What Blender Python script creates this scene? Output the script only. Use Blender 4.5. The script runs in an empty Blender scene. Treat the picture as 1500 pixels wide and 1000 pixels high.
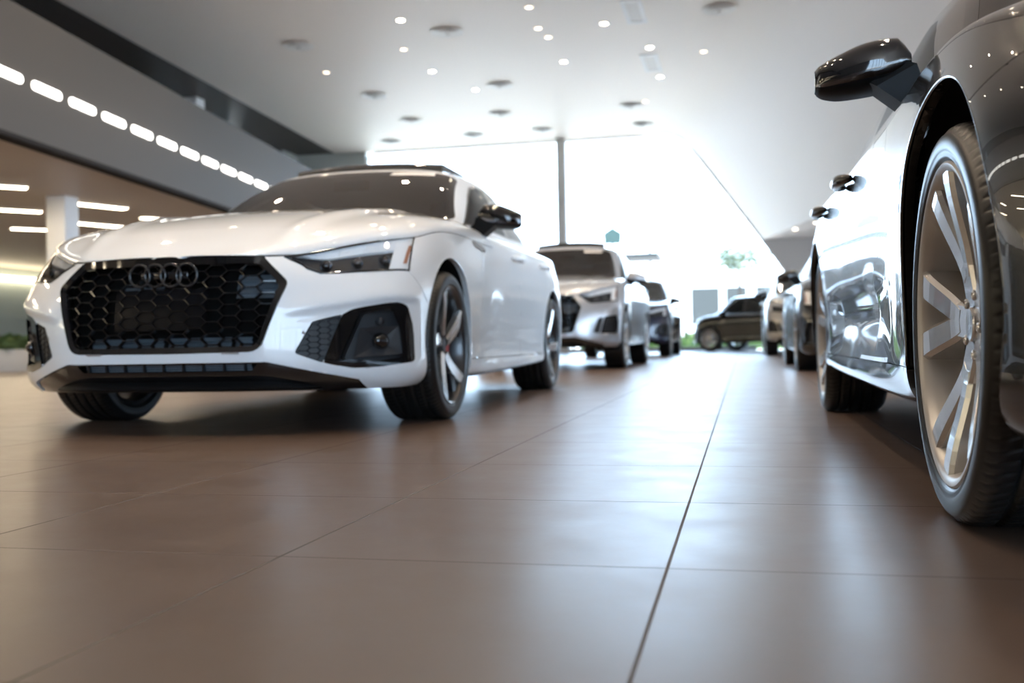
import bpy, bmesh, math, random
import numpy as np
from mathutils import Vector, Matrix
from mathutils.bvhtree import BVHTree
random.seed(7)
C = bpy.context.scene.collection
PI = math.pi

# ------------------------------------------------------------------ materials
def mat(name, col, rough=.5, metal=0., coat=0., crough=.03, spec=.5, emit=None, estr=0., trans=None):
    m = bpy.data.materials.new(name); m.use_nodes = True
    b = m.node_tree.nodes['Principled BSDF']
    b.inputs['Base Color'].default_value = (*col, 1)
    b.inputs['Roughness'].default_value = rough
    b.inputs['Metallic'].default_value = metal
    b.inputs['Coat Weight'].default_value = coat
    b.inputs['Coat Roughness'].default_value = crough
    b.inputs['Specular IOR Level'].default_value = spec
    if emit:
        b.inputs['Emission Color'].default_value = (*emit, 1)
        b.inputs['Emission Strength'].default_value = estr
    return m

def noise_bump(m, scale, strength, dist=.002, detail=4):
    nt = m.node_tree; b = nt.nodes['Principled BSDF']
    tc = nt.nodes.new('ShaderNodeTexCoord'); n = nt.nodes.new('ShaderNodeTexNoise'); bp = nt.nodes.new('ShaderNodeBump')
    n.inputs['Scale'].default_value = scale; n.inputs['Detail'].default_value = detail
    bp.inputs['Strength'].default_value = strength; bp.inputs['Distance'].default_value = dist
    nt.links.new(tc.outputs['Object'], n.inputs['Vector']); nt.links.new(n.outputs['Fac'], bp.inputs['Height'])
    nt.links.new(bp.outputs['Normal'], b.inputs['Normal'])
    return m

def glass(name, tint, refl=1.0, ior=1.5):
    """thin pane: tinted transmission plus a fresnel reflection"""
    m = bpy.data.materials.new(name); m.use_nodes = True
    nt = m.node_tree; nt.nodes.clear()
    o = nt.nodes.new('ShaderNodeOutputMaterial'); mx = nt.nodes.new('ShaderNodeMixShader')
    t = nt.nodes.new('ShaderNodeBsdfTransparent'); g = nt.nodes.new('ShaderNodeBsdfGlossy')
    f = nt.nodes.new('ShaderNodeFresnel'); mu = nt.nodes.new('ShaderNodeMath'); mu.operation = 'MULTIPLY'
    ge = nt.nodes.new('ShaderNodeNewGeometry')
    f.inputs['IOR'].default_value = ior; mu.inputs[1].default_value = refl
    t.inputs['Color'].default_value = (*tint, 1); g.inputs['Roughness'].default_value = .02
    g.inputs['Color'].default_value = (1, 1, 1, 1)
    # the fresnel of a pane is the same from both sides: use the normal turned to the viewer
    vm = nt.nodes.new('ShaderNodeVectorMath'); vm.operation = 'SCALE'
    ma = nt.nodes.new('ShaderNodeMath'); ma.operation = 'MULTIPLY_ADD'
    ma.inputs[1].default_value = -2.; ma.inputs[2].default_value = 1.
    nt.links.new(ge.outputs['Backfacing'], ma.inputs[0]); nt.links.new(ge.outputs['Normal'], vm.inputs[0])
    nt.links.new(ma.outputs[0], vm.inputs['Scale'])
    fr = nt.nodes.new('ShaderNodeLayerWeight'); fr.inputs['Blend'].default_value = 1 - 1/ior
    nt.links.new(fr.outputs['Fresnel'], mu.inputs[0])
    nt.links.new(mu.outputs[0], mx.inputs['Fac']); nt.links.new(t.outputs[0], mx.inputs[1]); nt.links.new(g.outputs[0], mx.inputs[2])
    nt.links.new(mx.outputs[0], o.inputs['Surface'])
    for n in (f, vm, ma, ge): nt.nodes.remove(n)
    return m

M = {}
def make_materials():
    M['white'] = mat('white paint', (.76, .79, .82), .35, 0, 1., .02)
    M['black'] = mat('black paint', (.004, .004, .005), .25, 0, 1., .01)
    M['silver'] = mat('silver paint', (.52, .55, .60), .28, .55, 1., .03)
    M['pearl'] = mat('pale metallic paint', (.56, .53, .48), .32, .35, 1., .03)
    M['navy'] = mat('navy paint', (.008, .014, .045), .3, .2, 1., .02)
    M['graphite'] = mat('dark grey paint', (.012, .011, .010), .3, .3, 1., .02)
    M['gloss'] = mat('gloss black plastic', (.006, .006, .007), .08, 0, .6, .02)
    M['satin'] = mat('satin black plastic', (.005, .0053, .006), .45, spec=.12)
    M['plastic'] = mat('grey black plastic', (.022, .024, .028), .5)
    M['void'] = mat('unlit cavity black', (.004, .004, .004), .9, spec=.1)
    M['slat'] = mat('radiator shutter', (.11, .14, .17), .35, .3)
    M['chrome'] = mat('chrome', (.75, .76, .78), .08, 1.)
    M['darkchrome'] = mat('black chrome', (.16, .17, .2), .1, 1.)
    M['mesh'] = mat('black grille plastic', (.005, .005, .006), .22, spec=.16)
    M['bar'] = mat('gloss black grille bar', (.006, .006, .007), .12, spec=.6)
    M['ring'] = mat('black emblem', (.012, .013, .016), .14, spec=.6)
    M['alu'] = mat('silver alloy', (.60, .595, .59), .24, .9, .6, .05)
    M['alu_barrel'] = mat('silver wheel barrel', (.50, .485, .47), .42, .55)
    M['clip'] = mat('grey clip', (.12, .125, .13), .4)
    M['alu_dark'] = mat('grey alloy', (.030, .031, .034), .3, .6, .5, .08)
    M['disc'] = mat('steel', (.35, .35, .36), .35, 1.)
    M['red'] = mat('red caliper', (.55, .02, .015), .3, 0, .5)
    M['amber'] = mat('amber reflector', (.50, .23, .13), .3, 0, .3)
    M['tail'] = mat('red lamp', (.35, .01, .012), .15, 0, .6)
    M['lamp_white'] = mat('lamp reflector', (.95, .96, .97), .45, .0)
    M['tyre'] = noise_bump(mat('tyre rubber', (.009, .0093, .010), .37, spec=.45), 260, .12, .001)
    M['fabric'] = mat('dark upholstery', (.018, .018, .019), .8)
    M['felt'] = noise_bump(mat('wheel arch felt', (.006, .006, .007), .85, spec=.2), 300, .4, .002)
    M['sticker'] = mat('white sticker', (.8, .78, .76), .5)
    M['sticker_red'] = mat('red print', (.55, .25, .22), .5)
    M['ws'] = glass('windscreen glass', (.15, .155, .15), 1.0, 2.2)
    M['sg'] = glass('side window glass', (.05, .052, .055), .6, 1.45)
    M['bg'] = glass('privacy glass', (.015, .016, .017), 1.0, 1.5)
    M['lens'] = glass('lamp lens', (.97, .975, .98), .7, 1.4)
    M['mirror'] = mat('mirror glass', (.85, .87, .9), .01, 1.)

# ------------------------------------------------------------------ objects
def link(name, me, m=None, parent=None):
    o = bpy.data.objects.new(name, me); C.objects.link(o)
    if m is not None and not me.materials: me.materials.append(m)
    if parent is not None: o.parent = parent
    return o

def empty(name, loc=(0, 0, 0), rz=0., label=None, cat=None, group=None):
    o = bpy.data.objects.new(name, None); C.objects.link(o)
    o.location = loc; o.rotation_euler = (0, 0, rz); o.empty_display_size = .2
    return tag(o, label, cat, group)

def tag(o, label=None, cat=None, group=None, kind=None):
    if label: o['label'] = label
    if cat: o['category'] = cat
    if group: o['group'] = group
    if kind: o['kind'] = kind
    return o

class MB:
    """collects shapes, builds one mesh object"""
    def __init__(s): s.v = []; s.f = []; s.sm = []
    def add(s, v, f, smooth=False):
        k = len(s.v); s.v += [tuple(map(float, p)) for p in v]
        s.f += [tuple(k+i for i in q) for q in f]; s.sm += [smooth]*len(f); return s
    def box(s, c, d, rot=None, bev=0.):
        x, y, z = (a/2 for a in d)
        if bev:
            b = min(bev, x, y, z); P = []; 
            bm = bmesh.new(); bmesh.ops.create_cube(bm, size=1)
            for v in bm.verts: v.co = Vector((v.co.x*2*x, v.co.y*2*y, v.co.z*2*z))
            bmesh.ops.bevel(bm, geom=bm.edges[:], offset=b, segments=2, affect='EDGES', profile=.5)
            bm.verts.index_update()
            V = [v.co.copy() for v in bm.verts]; F = [[v.index for v in f.verts] for f in bm.faces]; bm.free()
        else:
            V = [Vector((i*x, j*y, k*z)) for i in (-1, 1) for j in (-1, 1) for k in (-1, 1)]
            F = [(0, 1, 3, 2), (4, 6, 7, 5), (0, 4, 5, 1), (2, 3, 7, 6), (0, 2, 6, 4), (1, 5, 7, 3)]
        if rot is not None: V = [rot @ p for p in V]
        return s.add([p + Vector(c) for p in V], F, bool(bev))
    def grid(s, P, closed_u=False, closed_v=False, smooth=True, flip=False):
        P = np.asarray(P); n, m = P.shape[:2]; F = []
        for i in range(n if closed_u else n-1):
            for j in range(m if closed_v else m-1):
                a, b, c, d = i*m+j, i*m+(j+1) % m, ((i+1) % n)*m+(j+1) % m, ((i+1) % n)*m+j
                F.append((a, d, c, b) if flip else (a, b, c, d))
        return s.add(P.reshape(-1, 3), F, smooth)
    def lathe(s, prof, n, axis='x', smooth=True, close=False):
        """prof: (radius, offset along the axis)"""
        a = np.arange(n)*2*PI/n; P = []
        for r, h in prof:
            if axis == 'x': P.append(np.stack([np.full(n, h), r*np.cos(a), r*np.sin(a)], 1))
            elif axis == 'z': P.append(np.stack([r*np.cos(a), r*np.sin(a), np.full(n, h)], 1))
            else: P.append(np.stack([r*np.cos(a), np.full(n, h), r*np.sin(a)], 1))
        return s.grid(np.array(P), closed_u=close, closed_v=True, smooth=smooth)
    def tube(s, pts, r, n=8, closed=False, smooth=True):
        P = [Vector(p) for p in pts]; k = len(P); R = []; up = None
        for i in range(k):
            t = (P[(i+1) % k] - P[i-1]) if closed else (P[min(i+1, k-1)] - P[max(i-1, 0)])
            t.normalize()
            if up is None: up = t.orthogonal().normalized()
            up = (up - t*up.dot(t)).normalized(); q = t.cross(up)
            rr = r[i] if isinstance(r, (list, tuple)) else r
            R.append([P[i] + (up*math.cos(2*PI*j/n) + q*math.sin(2*PI*j/n))*rr for j in range(n)])
        s.grid(np.array([[tuple(p) for p in row] for row in R]), closed_u=closed, closed_v=True, smooth=smooth)
        if not closed:
            s.add(R[0], [tuple(range(n))[::-1]]); s.add(R[-1], [tuple(range(n))])
        return s
    def prism(s, poly, t0, t1, fn):
        """poly: 2d points, fn(u, v, t) gives the 3d point"""
        n = len(poly); V = [fn(u, v, t0) for u, v in poly] + [fn(u, v, t1) for u, v in poly]
        F = [tuple(range(n))[::-1], tuple(range(n, 2*n))] + [(i, (i+1) % n, n+(i+1) % n, n+i) for i in range(n)]
        return s.add(V, F)
    def xform(s, fn): s.v = [tuple(fn(Vector(p))) for p in s.v]; return s
    def mesh(s, name, fix=True, sharp=None):
        me = bpy.data.meshes.new(name); me.from_pydata(s.v, [], s.f)
        me.polygons.foreach_set('use_smooth', s.sm)
        bm = bmesh.new(); bm.from_mesh(me)
        bmesh.ops.remove_doubles(bm, verts=bm.verts, dist=1e-6)
        if fix: bmesh.ops.recalc_face_normals(bm, faces=bm.faces)
        if sharp:
            for e in bm.edges:
                if len(e.link_faces) == 2 and e.calc_face_angle(0) > sharp: e.smooth = False
        bm.to_mesh(me); bm.free(); me.update(); return me
    def build(s, name, m, parent=None, fix=True, sharp=None):
        return link(name, s.mesh(name, fix, sharp), m, parent)

# ------------------------------------------------------------------ splines
def pchip(xs, ys):
    xs = np.asarray(xs, float); ys = np.asarray(ys, float); h = np.diff(xs); d = np.diff(ys)/h
    m = np.zeros(len(xs))
    for i in range(1, len(xs)-1):
        if d[i-1]*d[i] > 0:
            w1, w2 = 2*h[i]+h[i-1], h[i]+2*h[i-1]; m[i] = (w1+w2)/(w1/d[i-1]+w2/d[i])
    m[0], m[-1] = d[0], d[-1]
    def f(x):
        x = np.clip(np.asarray(x, float), xs[0], xs[-1]); i = np.clip(np.searchsorted(xs, x)-1, 0, len(h)-1)
        t = (x-xs[i])/h[i]
        return ((1+2*t)*(1-t)**2*ys[i] + t*(1-t)**2*h[i]*m[i] + t*t*(3-2*t)*ys[i+1] + t*t*(t-1)*h[i]*m[i+1])
    return f

MIR = np.array([-1., 1., 1.])
def bsurf(P, step, comp=2, min_sub=1, step_i=None):
    """tensor cubic B-spline near the points P[i, j]; j mirrors about x=0 at both ends, i is open"""
    P = np.asarray(P, float); n, m = P.shape[:2]
    def pad(A):
        A = np.concatenate([A[:, 1:2]*MIR, A, A[:, -2:-1]*MIR], 1)
        return np.concatenate([2*A[:1]-A[1:2], A, 2*A[-1:]-A[-2:-1]], 0)
    def knot(A):
        B = (A[:-2]+4*A[1:-1]+A[2:])/6; return (B[:, :-2]+4*B[:, 1:-1]+B[:, 2:])/6
    Q = P.copy()
    for _ in range(comp): Q = Q + .8*(P - knot(pad(Q)))
    A = pad(Q)
    def samples(k, lens, st):
        ts = []
        for i in range(k-1):
            s = max(min_sub, int(math.ceil(lens[i]/st)))
            ts += [i + a/s for a in range(s)]
        return np.array(ts + [k-1])
    ti = samples(n, np.linalg.norm(np.diff(P, axis=0), axis=2).max(1), step_i or step)
    tj = samples(m, np.linalg.norm(np.diff(P, axis=1), axis=2).max(0), step)
    def basis(t, k):
        B = np.zeros((len(t), k+2)); i = np.minimum(t.astype(int), k-2); f = t-i
        w = [(1-f)**3/6, (3*f**3-6*f**2+4)/6, (-3*f**3+3*f**2+3*f+1)/6, f**3/6]
        for q in range(4): B[np.arange(len(t)), i+q] = w[q]
        return B
    return np.einsum('ai,bj,ijk->abk', basis(ti, n), basis(tj, m), A)

# ------------------------------------------------------------------ cutting panels out of a surface
def in_poly(p, poly):
    x, y = p; c = False; n = len(poly)
    for i in range(n):
        x1, y1 = poly[i]; x2, y2 = poly[i-1]
        if (y1 > y) != (y2 > y) and x < (x2-x1)*(y-y1)/(y2-y1)+x1: c = not c
    return c
AX = {'front': (0, 2), 'side': (1, 2), 'top': (0, 1)}
def cut(bm, poly, view, rid, lay, ok=None, margin=.03, over=None):
    """cuts the outline into the faces and gives the faces inside it the region id"""
    a, b = AX[view]; lo = [min(p[k] for p in poly) for k in (0, 1)]; hi = [max(p[k] for p in poly) for k in (0, 1)]
    def near(f, L, H):
        c = f.calc_center_median(); return L[0]-margin < c[a] < H[0]+margin and L[1]-margin < c[b] < H[1]+margin and (ok is None or ok(c, f.normal))
    n = len(poly)
    for i in range(n):
        p, q = poly[i], poly[(i+1) % n]
        L = [min(p[k], q[k]) for k in (0, 1)]; H = [max(p[k], q[k]) for k in (0, 1)]
        d = (q[0]-p[0], q[1]-p[1]); l = math.hypot(*d)
        if l < 1e-6: continue
        fs = []
        for f in bm.faces:
            if near(f, L, H):
                c = f.calc_center_median()
                if abs((c[a]-p[0])*d[1]-(c[b]-p[1])*d[0])/l < margin: fs.append(f)
        if not fs: continue
        co = [0, 0, 0]; no = [0, 0, 0]; co[a], co[b] = p; no[a], no[b] = d[1]/l, -d[0]/l
        vs = {v for f in fs for v in f.verts}; es = {e for f in fs for e in f.edges}
        bmesh.ops.bisect_plane(bm, geom=list(vs)+list(es)+fs, plane_co=co, plane_no=no, dist=2e-5)
    for f in bm.faces:
        if near(f, lo, hi) and (over is None or f[lay] in over):
            c = f.calc_center_median()
            if in_poly((c[a], c[b]), poly): f[lay] = rid

def arc(cx, cy, r, a0, a1, n): return [(cx+r*math.cos(a0+(a1-a0)*i/n), cy+r*math.sin(a0+(a1-a0)*i/n)) for i in range(n+1)]
def rounded(poly, rad, n=4):
    """rounds every corner of an outline; rad is one radius or one per corner"""
    out = []; k = len(poly)
    for i in range(k):
        r = rad[i] if isinstance(rad, (list, tuple)) else rad
        p = Vector(poly[i]); u = (Vector(poly[i-1])-p); w = (Vector(poly[(i+1) % k])-p)
        d = min(r, u.length*.45, w.length*.45)
        if d < 1e-5: out.append(tuple(p)); continue
        A, B = p+u.normalized()*d, p+w.normalized()*d
        for j in range(n+1):
            t = j/n; out.append(tuple(A*(1-t)**2+p*2*t*(1-t)+B*t*t))
    return out

def pieces(bm, lay):
    """region id -> (vertices, faces)"""
    R = {}
    for f in bm.faces: R.setdefault(f[lay], []).append(f)
    out = {}
    for r, fs in R.items():
        ix = {}; V = []; F = []
        for f in fs:
            q = []
            for v in f.verts:
                if v not in ix: ix[v] = len(V); V.append(v.co.copy())
                q.append(ix[v])
            F.append(q)
        out[r] = (V, F)
    return out
def join(*ps):
    V, F = [], []
    for v, f in ps:
        k = len(V); V += v; F += [[i+k for i in q] for q in f]
    return V, F
def mirrored(p): return [Vector((-v.x, v.y, v.z)) for v in p[0]], [q[::-1] for q in p[1]]
def moved(p, d): return [v+Vector(d) for v in p[0]], p[1]

def panel(name, p, m, parent, both=False, gap=.0016, lip=.012, lipdir=None, weld=2e-5, skip=None, shrink=None):
    """a skin piece becomes a panel: edges drawn in by the shut gap and folded inwards"""
    if both: p = join(p, mirrored(p))
    me = bpy.data.meshes.new(name)
    bm = bmesh.new(); vs = [bm.verts.new(v) for v in p[0]]
    for q in p[1]:
        try: bm.faces.new([vs[i] for i in q])
        except ValueError: pass
    bmesh.ops.remove_doubles(bm, verts=bm.verts, dist=weld)
    bmesh.ops.dissolve_degenerate(bm, edges=bm.edges, dist=1e-6)
    bm.normal_update()
    for f in bm.faces: f.smooth = True
    bnd = [e for e in bm.edges if e.is_boundary]
    if skip: bnd = [e for e in bnd if not skip((e.verts[0].co+e.verts[1].co)/2)]
    if lip and bnd:
        mv = {}
        for e in bnd:
            f = e.link_faces[0]; t = (e.verts[1].co-e.verts[0].co)
            if t.length < 1e-7: continue
            w = t.normalized().cross(f.normal)
            c = f.calc_center_median()-e.verts[0].co
            if w.dot(c) < 0: w = -w
            for v in e.verts: mv.setdefault(v, []).append(w)
        for v, ws in mv.items():
            s = sum(ws, Vector())
            if s.length > 1e-6: v.co += s.normalized()*gap
        nrm = {v: v.normal.copy() for v in mv}
        r = bmesh.ops.extrude_edge_only(bm, edges=bnd)
        ne = [g for g in r['geom'] if isinstance(g, bmesh.types.BMVert)]
        for e in bnd: e.smooth = False
        for v in ne:
            # find the source vertex through the side edge
            src = None
            for e in v.link_edges:
                o = e.other_vert(v)
                if o in nrm: src = o; break
            if src is None: continue
            v.co += Vector(lipdir)*lip if lipdir else -nrm[src]*lip
    bm.to_mesh(me); bm.free()
    return link(name, me, m, parent)
# ------------------------------------------------------------------ car bodies
# base body in metres: x to the car's left, y to the rear from the front axle, z up
def _ring(front, side, rear): return front+side+rear
FX = [0, .24, .42, .56, .70, .81, .878]
def _fr(ys, zs, xs=FX): return [(x, y, z) for x, y, z in zip(xs, ys, zs if isinstance(zs, (list, tuple)) else [zs]*7)]
SY = [-.30, 0, .38, .75, 1.3, 1.9, 2.4, 2.824, 3.2]
def _sd(xs, zs, ys=SY): return [(x, y, z) for x, y, z in zip(xs, ys, zs)]
RX = [.82, .60, .30, 0]
def _re(ys, zs, xs=RX): return [(x, y, z) for x, y, z in zip(xs, ys, zs)]
SEDAN_RINGS = [
 _fr([-.80, -.795, -.77, -.725, -.645, -.555, -.45], .165, [0, .24, .42, .55, .67, .77, .83]) + _sd([.85, .85, .84, .845, .85, .85, .85, .84, .84], [.17, .17, .17, .17, .175, .18, .19, .20, .22]) + _re([3.52, 3.68, 3.75, 3.77], [.24, .25, .25, .25], [.75, .55, .28, 0]),
 _fr([-.888, -.882, -.855, -.79, -.695, -.588, -.46], [.235, .235, .235, .232, .226, .220, .215]) + _sd([.905, .905, .897, .905, .91, .91, .908, .905, .90], [.22, .22, .205, .20, .205, .21, .22, .23, .25]) + _re([3.57, 3.75, 3.82, 3.84], [.28, .29, .29, .29], [.81, .58, .29, 0]),
 _fr([-.908, -.902, -.872, -.80, -.70, -.588, -.46], .33) + _sd([.91, .915, .905, .89, .895, .895, .90, .915, .91], [.33, .33, .31, .29, .29, .29, .30, .33, .34]) + _re([3.60, 3.79, 3.865, 3.885], [.36, .37, .37, .37]),
 _fr([-.905, -.90, -.866, -.798, -.70, -.595, -.465], .45) + _sd([.912, .920, .91, .893, .898, .90, .91, .922, .915], [.45, .46, .44, .42, .43, .43, .44, .46, .47]) + _re([3.62, 3.80, 3.875, 3.89], [.48, .49, .49, .49]),
 _fr([-.889, -.883, -.846, -.775, -.68, -.575, -.45], .56) + _sd([.912, .922, .915, .900, .905, .908, .915, .925, .915], [.57, .58, .57, .56, .56, .57, .58, .60, .60]) + _re([3.62, 3.80, 3.87, 3.885], [.61, .62, .62, .62]),
 _fr([-.862, -.856, -.815, -.735, -.63, -.52, -.41], [.635, .635, .635, .635, .645, .66, .68], [0, .24, .42, .56, .70, .805, .868]) + _sd([.902, .917, .915, .905, .910, .913, .918, .922, .905], [.70, .72, .715, .70, .705, .71, .73, .75, .76], [-.26]+SY[1:]) + _re([3.60, 3.77, 3.84, 3.855], [.76]*4, [.81, .60, .30, 0]),
 [(0, -.838, .692), (.24, -.829, .690), (.40, -.79, .684), (.53, -.69, .70), (.66, -.575, .737), (.775, -.44, .768), (.843, -.325, .786), (.874, -.18, .818), (.888, .02, .842), (.89, .38, .855), (.888, .75, .853), (.895, 1.3, .86), (.897, 1.9, .872), (.90, 2.4, .888), (.895, 2.824, .905), (.865, 3.2, .925), (.77, 3.55, .94), (.57, 3.70, .95), (.29, 3.77, .955), (0, 3.785, .957)],
]
SEDAN_SPINE = ([-.835, -.70, -.5, -.25, 0, .3, .5, .75, 1.0, 2.0, 3.2, 3.6, 3.785], [.692, .768, .85, .915, .962, 1.005, 1.027, 1.038, 1.035, 1.03, 1.02, 1.0, .957])
SEDAN_CABIN = [
 [(0, .50, 1.00), (.35, .53, .995), (.60, .63, .985), (.70, .78, .97), (.79, 1.05, .90), (.80, 1.7, .92), (.80, 2.3, .93), (.785, 2.85, .94), (.70, 3.35, .95), (.4, 3.58, .96), (0, 3.66, .96)],
 [(0, .60, 1.045), (.35, .63, 1.04), (.60, .72, 1.03), (.695, .85, 1.02), (.775, 1.1, .975), (.785, 1.7, .985), (.785, 2.3, .995), (.765, 2.85, 1.01), (.675, 3.28, 1.02), (.38, 3.5, 1.03), (0, 3.57, 1.03)],
 [(0, .92, 1.215), (.33, .95, 1.21), (.56, 1.02, 1.20), (.645, 1.13, 1.185), (.70, 1.35, 1.165), (.705, 1.8, 1.17), (.70, 2.35, 1.17), (.685, 2.8, 1.165), (.62, 3.1, 1.15), (.35, 3.25, 1.17), (0, 3.3, 1.17)],
 [(0, 1.22, 1.345), (.31, 1.245, 1.34), (.51, 1.31, 1.325), (.58, 1.40, 1.31), (.615, 1.58, 1.305), (.62, 1.9, 1.315), (.615, 2.35, 1.30), (.60, 2.72, 1.265), (.56, 2.92, 1.235), (.33, 2.98, 1.275), (0, 3.0, 1.285)],
 [(0, 1.32, 1.378), (.30, 1.345, 1.374), (.48, 1.41, 1.362), (.545, 1.50, 1.35), (.57, 1.66, 1.353), (.575, 1.92, 1.36), (.57, 2.33, 1.342), (.555, 2.66, 1.305), (.51, 2.8, 1.28), (.32, 2.83, 1.31), (0, 2.84, 1.32)],
 [(0, 1.5, 1.392), (.2, 1.51, 1.39), (.33, 1.55, 1.385), (.38, 1.62, 1.381), (.40, 1.74, 1.382), (.41, 1.95, 1.382), (.40, 2.3, 1.37), (.38, 2.5, 1.35), (.34, 2.58, 1.345), (.2, 2.6, 1.355), (0, 2.61, 1.358)],
 [(0, 1.8, 1.398), (.06, 1.81, 1.398), (.10, 1.83, 1.397), (.12, 1.86, 1.396), (.13, 1.9, 1.396), (.13, 2.0, 1.395), (.13, 2.2, 1.388), (.12, 2.28, 1.386), (.1, 2.31, 1.385), (.06, 2.33, 1.385), (0, 2.33, 1.385)],
 [(0, 1.95+.02*k, 1.396) for k in range(11)],
]
SEDAN_GLASS = dict(
 front=[(.96, .995), (1.12, 1.085), (1.30, 1.182), (1.48, 1.258), (1.66, 1.292), (1.86, 1.305), (1.86, 1.012)],
 pillar=[(1.86, 1.012), (1.86, 1.303), (1.95, 1.304), (1.95, 1.014)],
 rear=[(1.95, 1.014), (1.95, 1.304), (2.35, 1.288), (2.70, 1.248), (2.93, 1.18), (3.10, 1.09), (3.05, 1.055), (2.4, 1.022)],
 screen=[(-.01, 1.0), (.45, 1.0), (.703, 1.0), (.706, 1.022), (.644, 1.18), (.590, 1.306), (.54, 1.333), (.25, 1.350), (-.01, 1.353)],
 back=[(-.01, 1.06), (.55, 1.06), (.48, 1.25), (.45, 1.27), (-.01, 1.29)])
SUV_CABIN = [
 [(0, .50, 1.00), (.35, .53, .995), (.60, .63, .985), (.70, .78, .97), (.79, 1.05, .90), (.80, 1.7, .92), (.80, 2.4, .93), (.79, 3.1, .94), (.72, 3.50, .95), (.4, 3.66, .96), (0, 3.72, .96)],
 [(0, .60, 1.045), (.35, .63, 1.04), (.60, .72, 1.03), (.695, .85, 1.02), (.785, 1.1, .975), (.795, 1.7, .985), (.795, 2.4, .995), (.78, 3.05, 1.01), (.70, 3.42, 1.02), (.40, 3.58, 1.03), (0, 3.63, 1.03)],
 [(0, .86, 1.205), (.33, .89, 1.20), (.56, .96, 1.19), (.655, 1.06, 1.175), (.72, 1.25, 1.165), (.73, 1.8, 1.17), (.725, 2.4, 1.17), (.71, 3.0, 1.17), (.65, 3.28, 1.16), (.37, 3.40, 1.17), (0, 3.44, 1.17)],
 [(0, 1.08, 1.335), (.31, 1.105, 1.33), (.53, 1.17, 1.318), (.61, 1.26, 1.305), (.65, 1.45, 1.305), (.66, 1.9, 1.315), (.655, 2.4, 1.31), (.64, 2.95, 1.29), (.60, 3.16, 1.27), (.34, 3.24, 1.29), (0, 3.27, 1.295)],
 [(0, 1.17, 1.374), (.30, 1.195, 1.37), (.50, 1.26, 1.358), (.575, 1.36, 1.35), (.60, 1.55, 1.353), (.61, 1.95, 1.36), (.605, 2.4, 1.355), (.59, 2.88, 1.335), (.55, 3.1, 1.318), (.33, 3.2, 1.335), (0, 3.22, 1.34)],
 [(0, 1.4, 1.394), (.2, 1.41, 1.392), (.33, 1.45, 1.387), (.40, 1.52, 1.383), (.43, 1.74, 1.383), (.44, 1.98, 1.385), (.43, 2.35, 1.38), (.42, 2.7, 1.365), (.38, 2.85, 1.358), (.2, 2.9, 1.367), (0, 2.91, 1.37)],
 [(0, 1.8, 1.400), (.06, 1.81, 1.40), (.10, 1.83, 1.399), (.12, 1.86, 1.398), (.13, 1.9, 1.398), (.13, 2.0, 1.398), (.13, 2.2, 1.394), (.12, 2.28, 1.392), (.1, 2.31, 1.391), (.06, 2.33, 1.391), (0, 2.33, 1.391)],
 [(0, 1.95+.02*k, 1.398) for k in range(11)],
]
SUV_GLASS = dict(
 front=[(.985, .995), (1.15, 1.115), (1.32, 1.215), (1.50, 1.285), (1.72, 1.308), (1.72, 1.012)],
 pillar=[(1.72, 1.012), (1.72, 1.308), (1.80, 1.31), (1.80, 1.014)],
 rear=[(1.80, 1.014), (1.80, 1.31), (2.4, 1.30), (2.90, 1.27), (3.12, 1.20), (3.22, 1.09), (3.15, 1.05), (2.5, 1.022)],
 screen=[(-.01, 1.0), (.45, 1.0), (.685, 1.0), (.692, 1.022), (.650, 1.17), (.595, 1.30), (.54, 1.325), (.25, 1.340), (-.01, 1.343)],
 back=[(-.01, 1.06), (.60, 1.06), (.53, 1.25), (.50, 1.27), (-.01, 1.29)])
HATCH = dict(SUV_GLASS)

def spline_edge(pts, n=6):
    return pts

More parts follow.
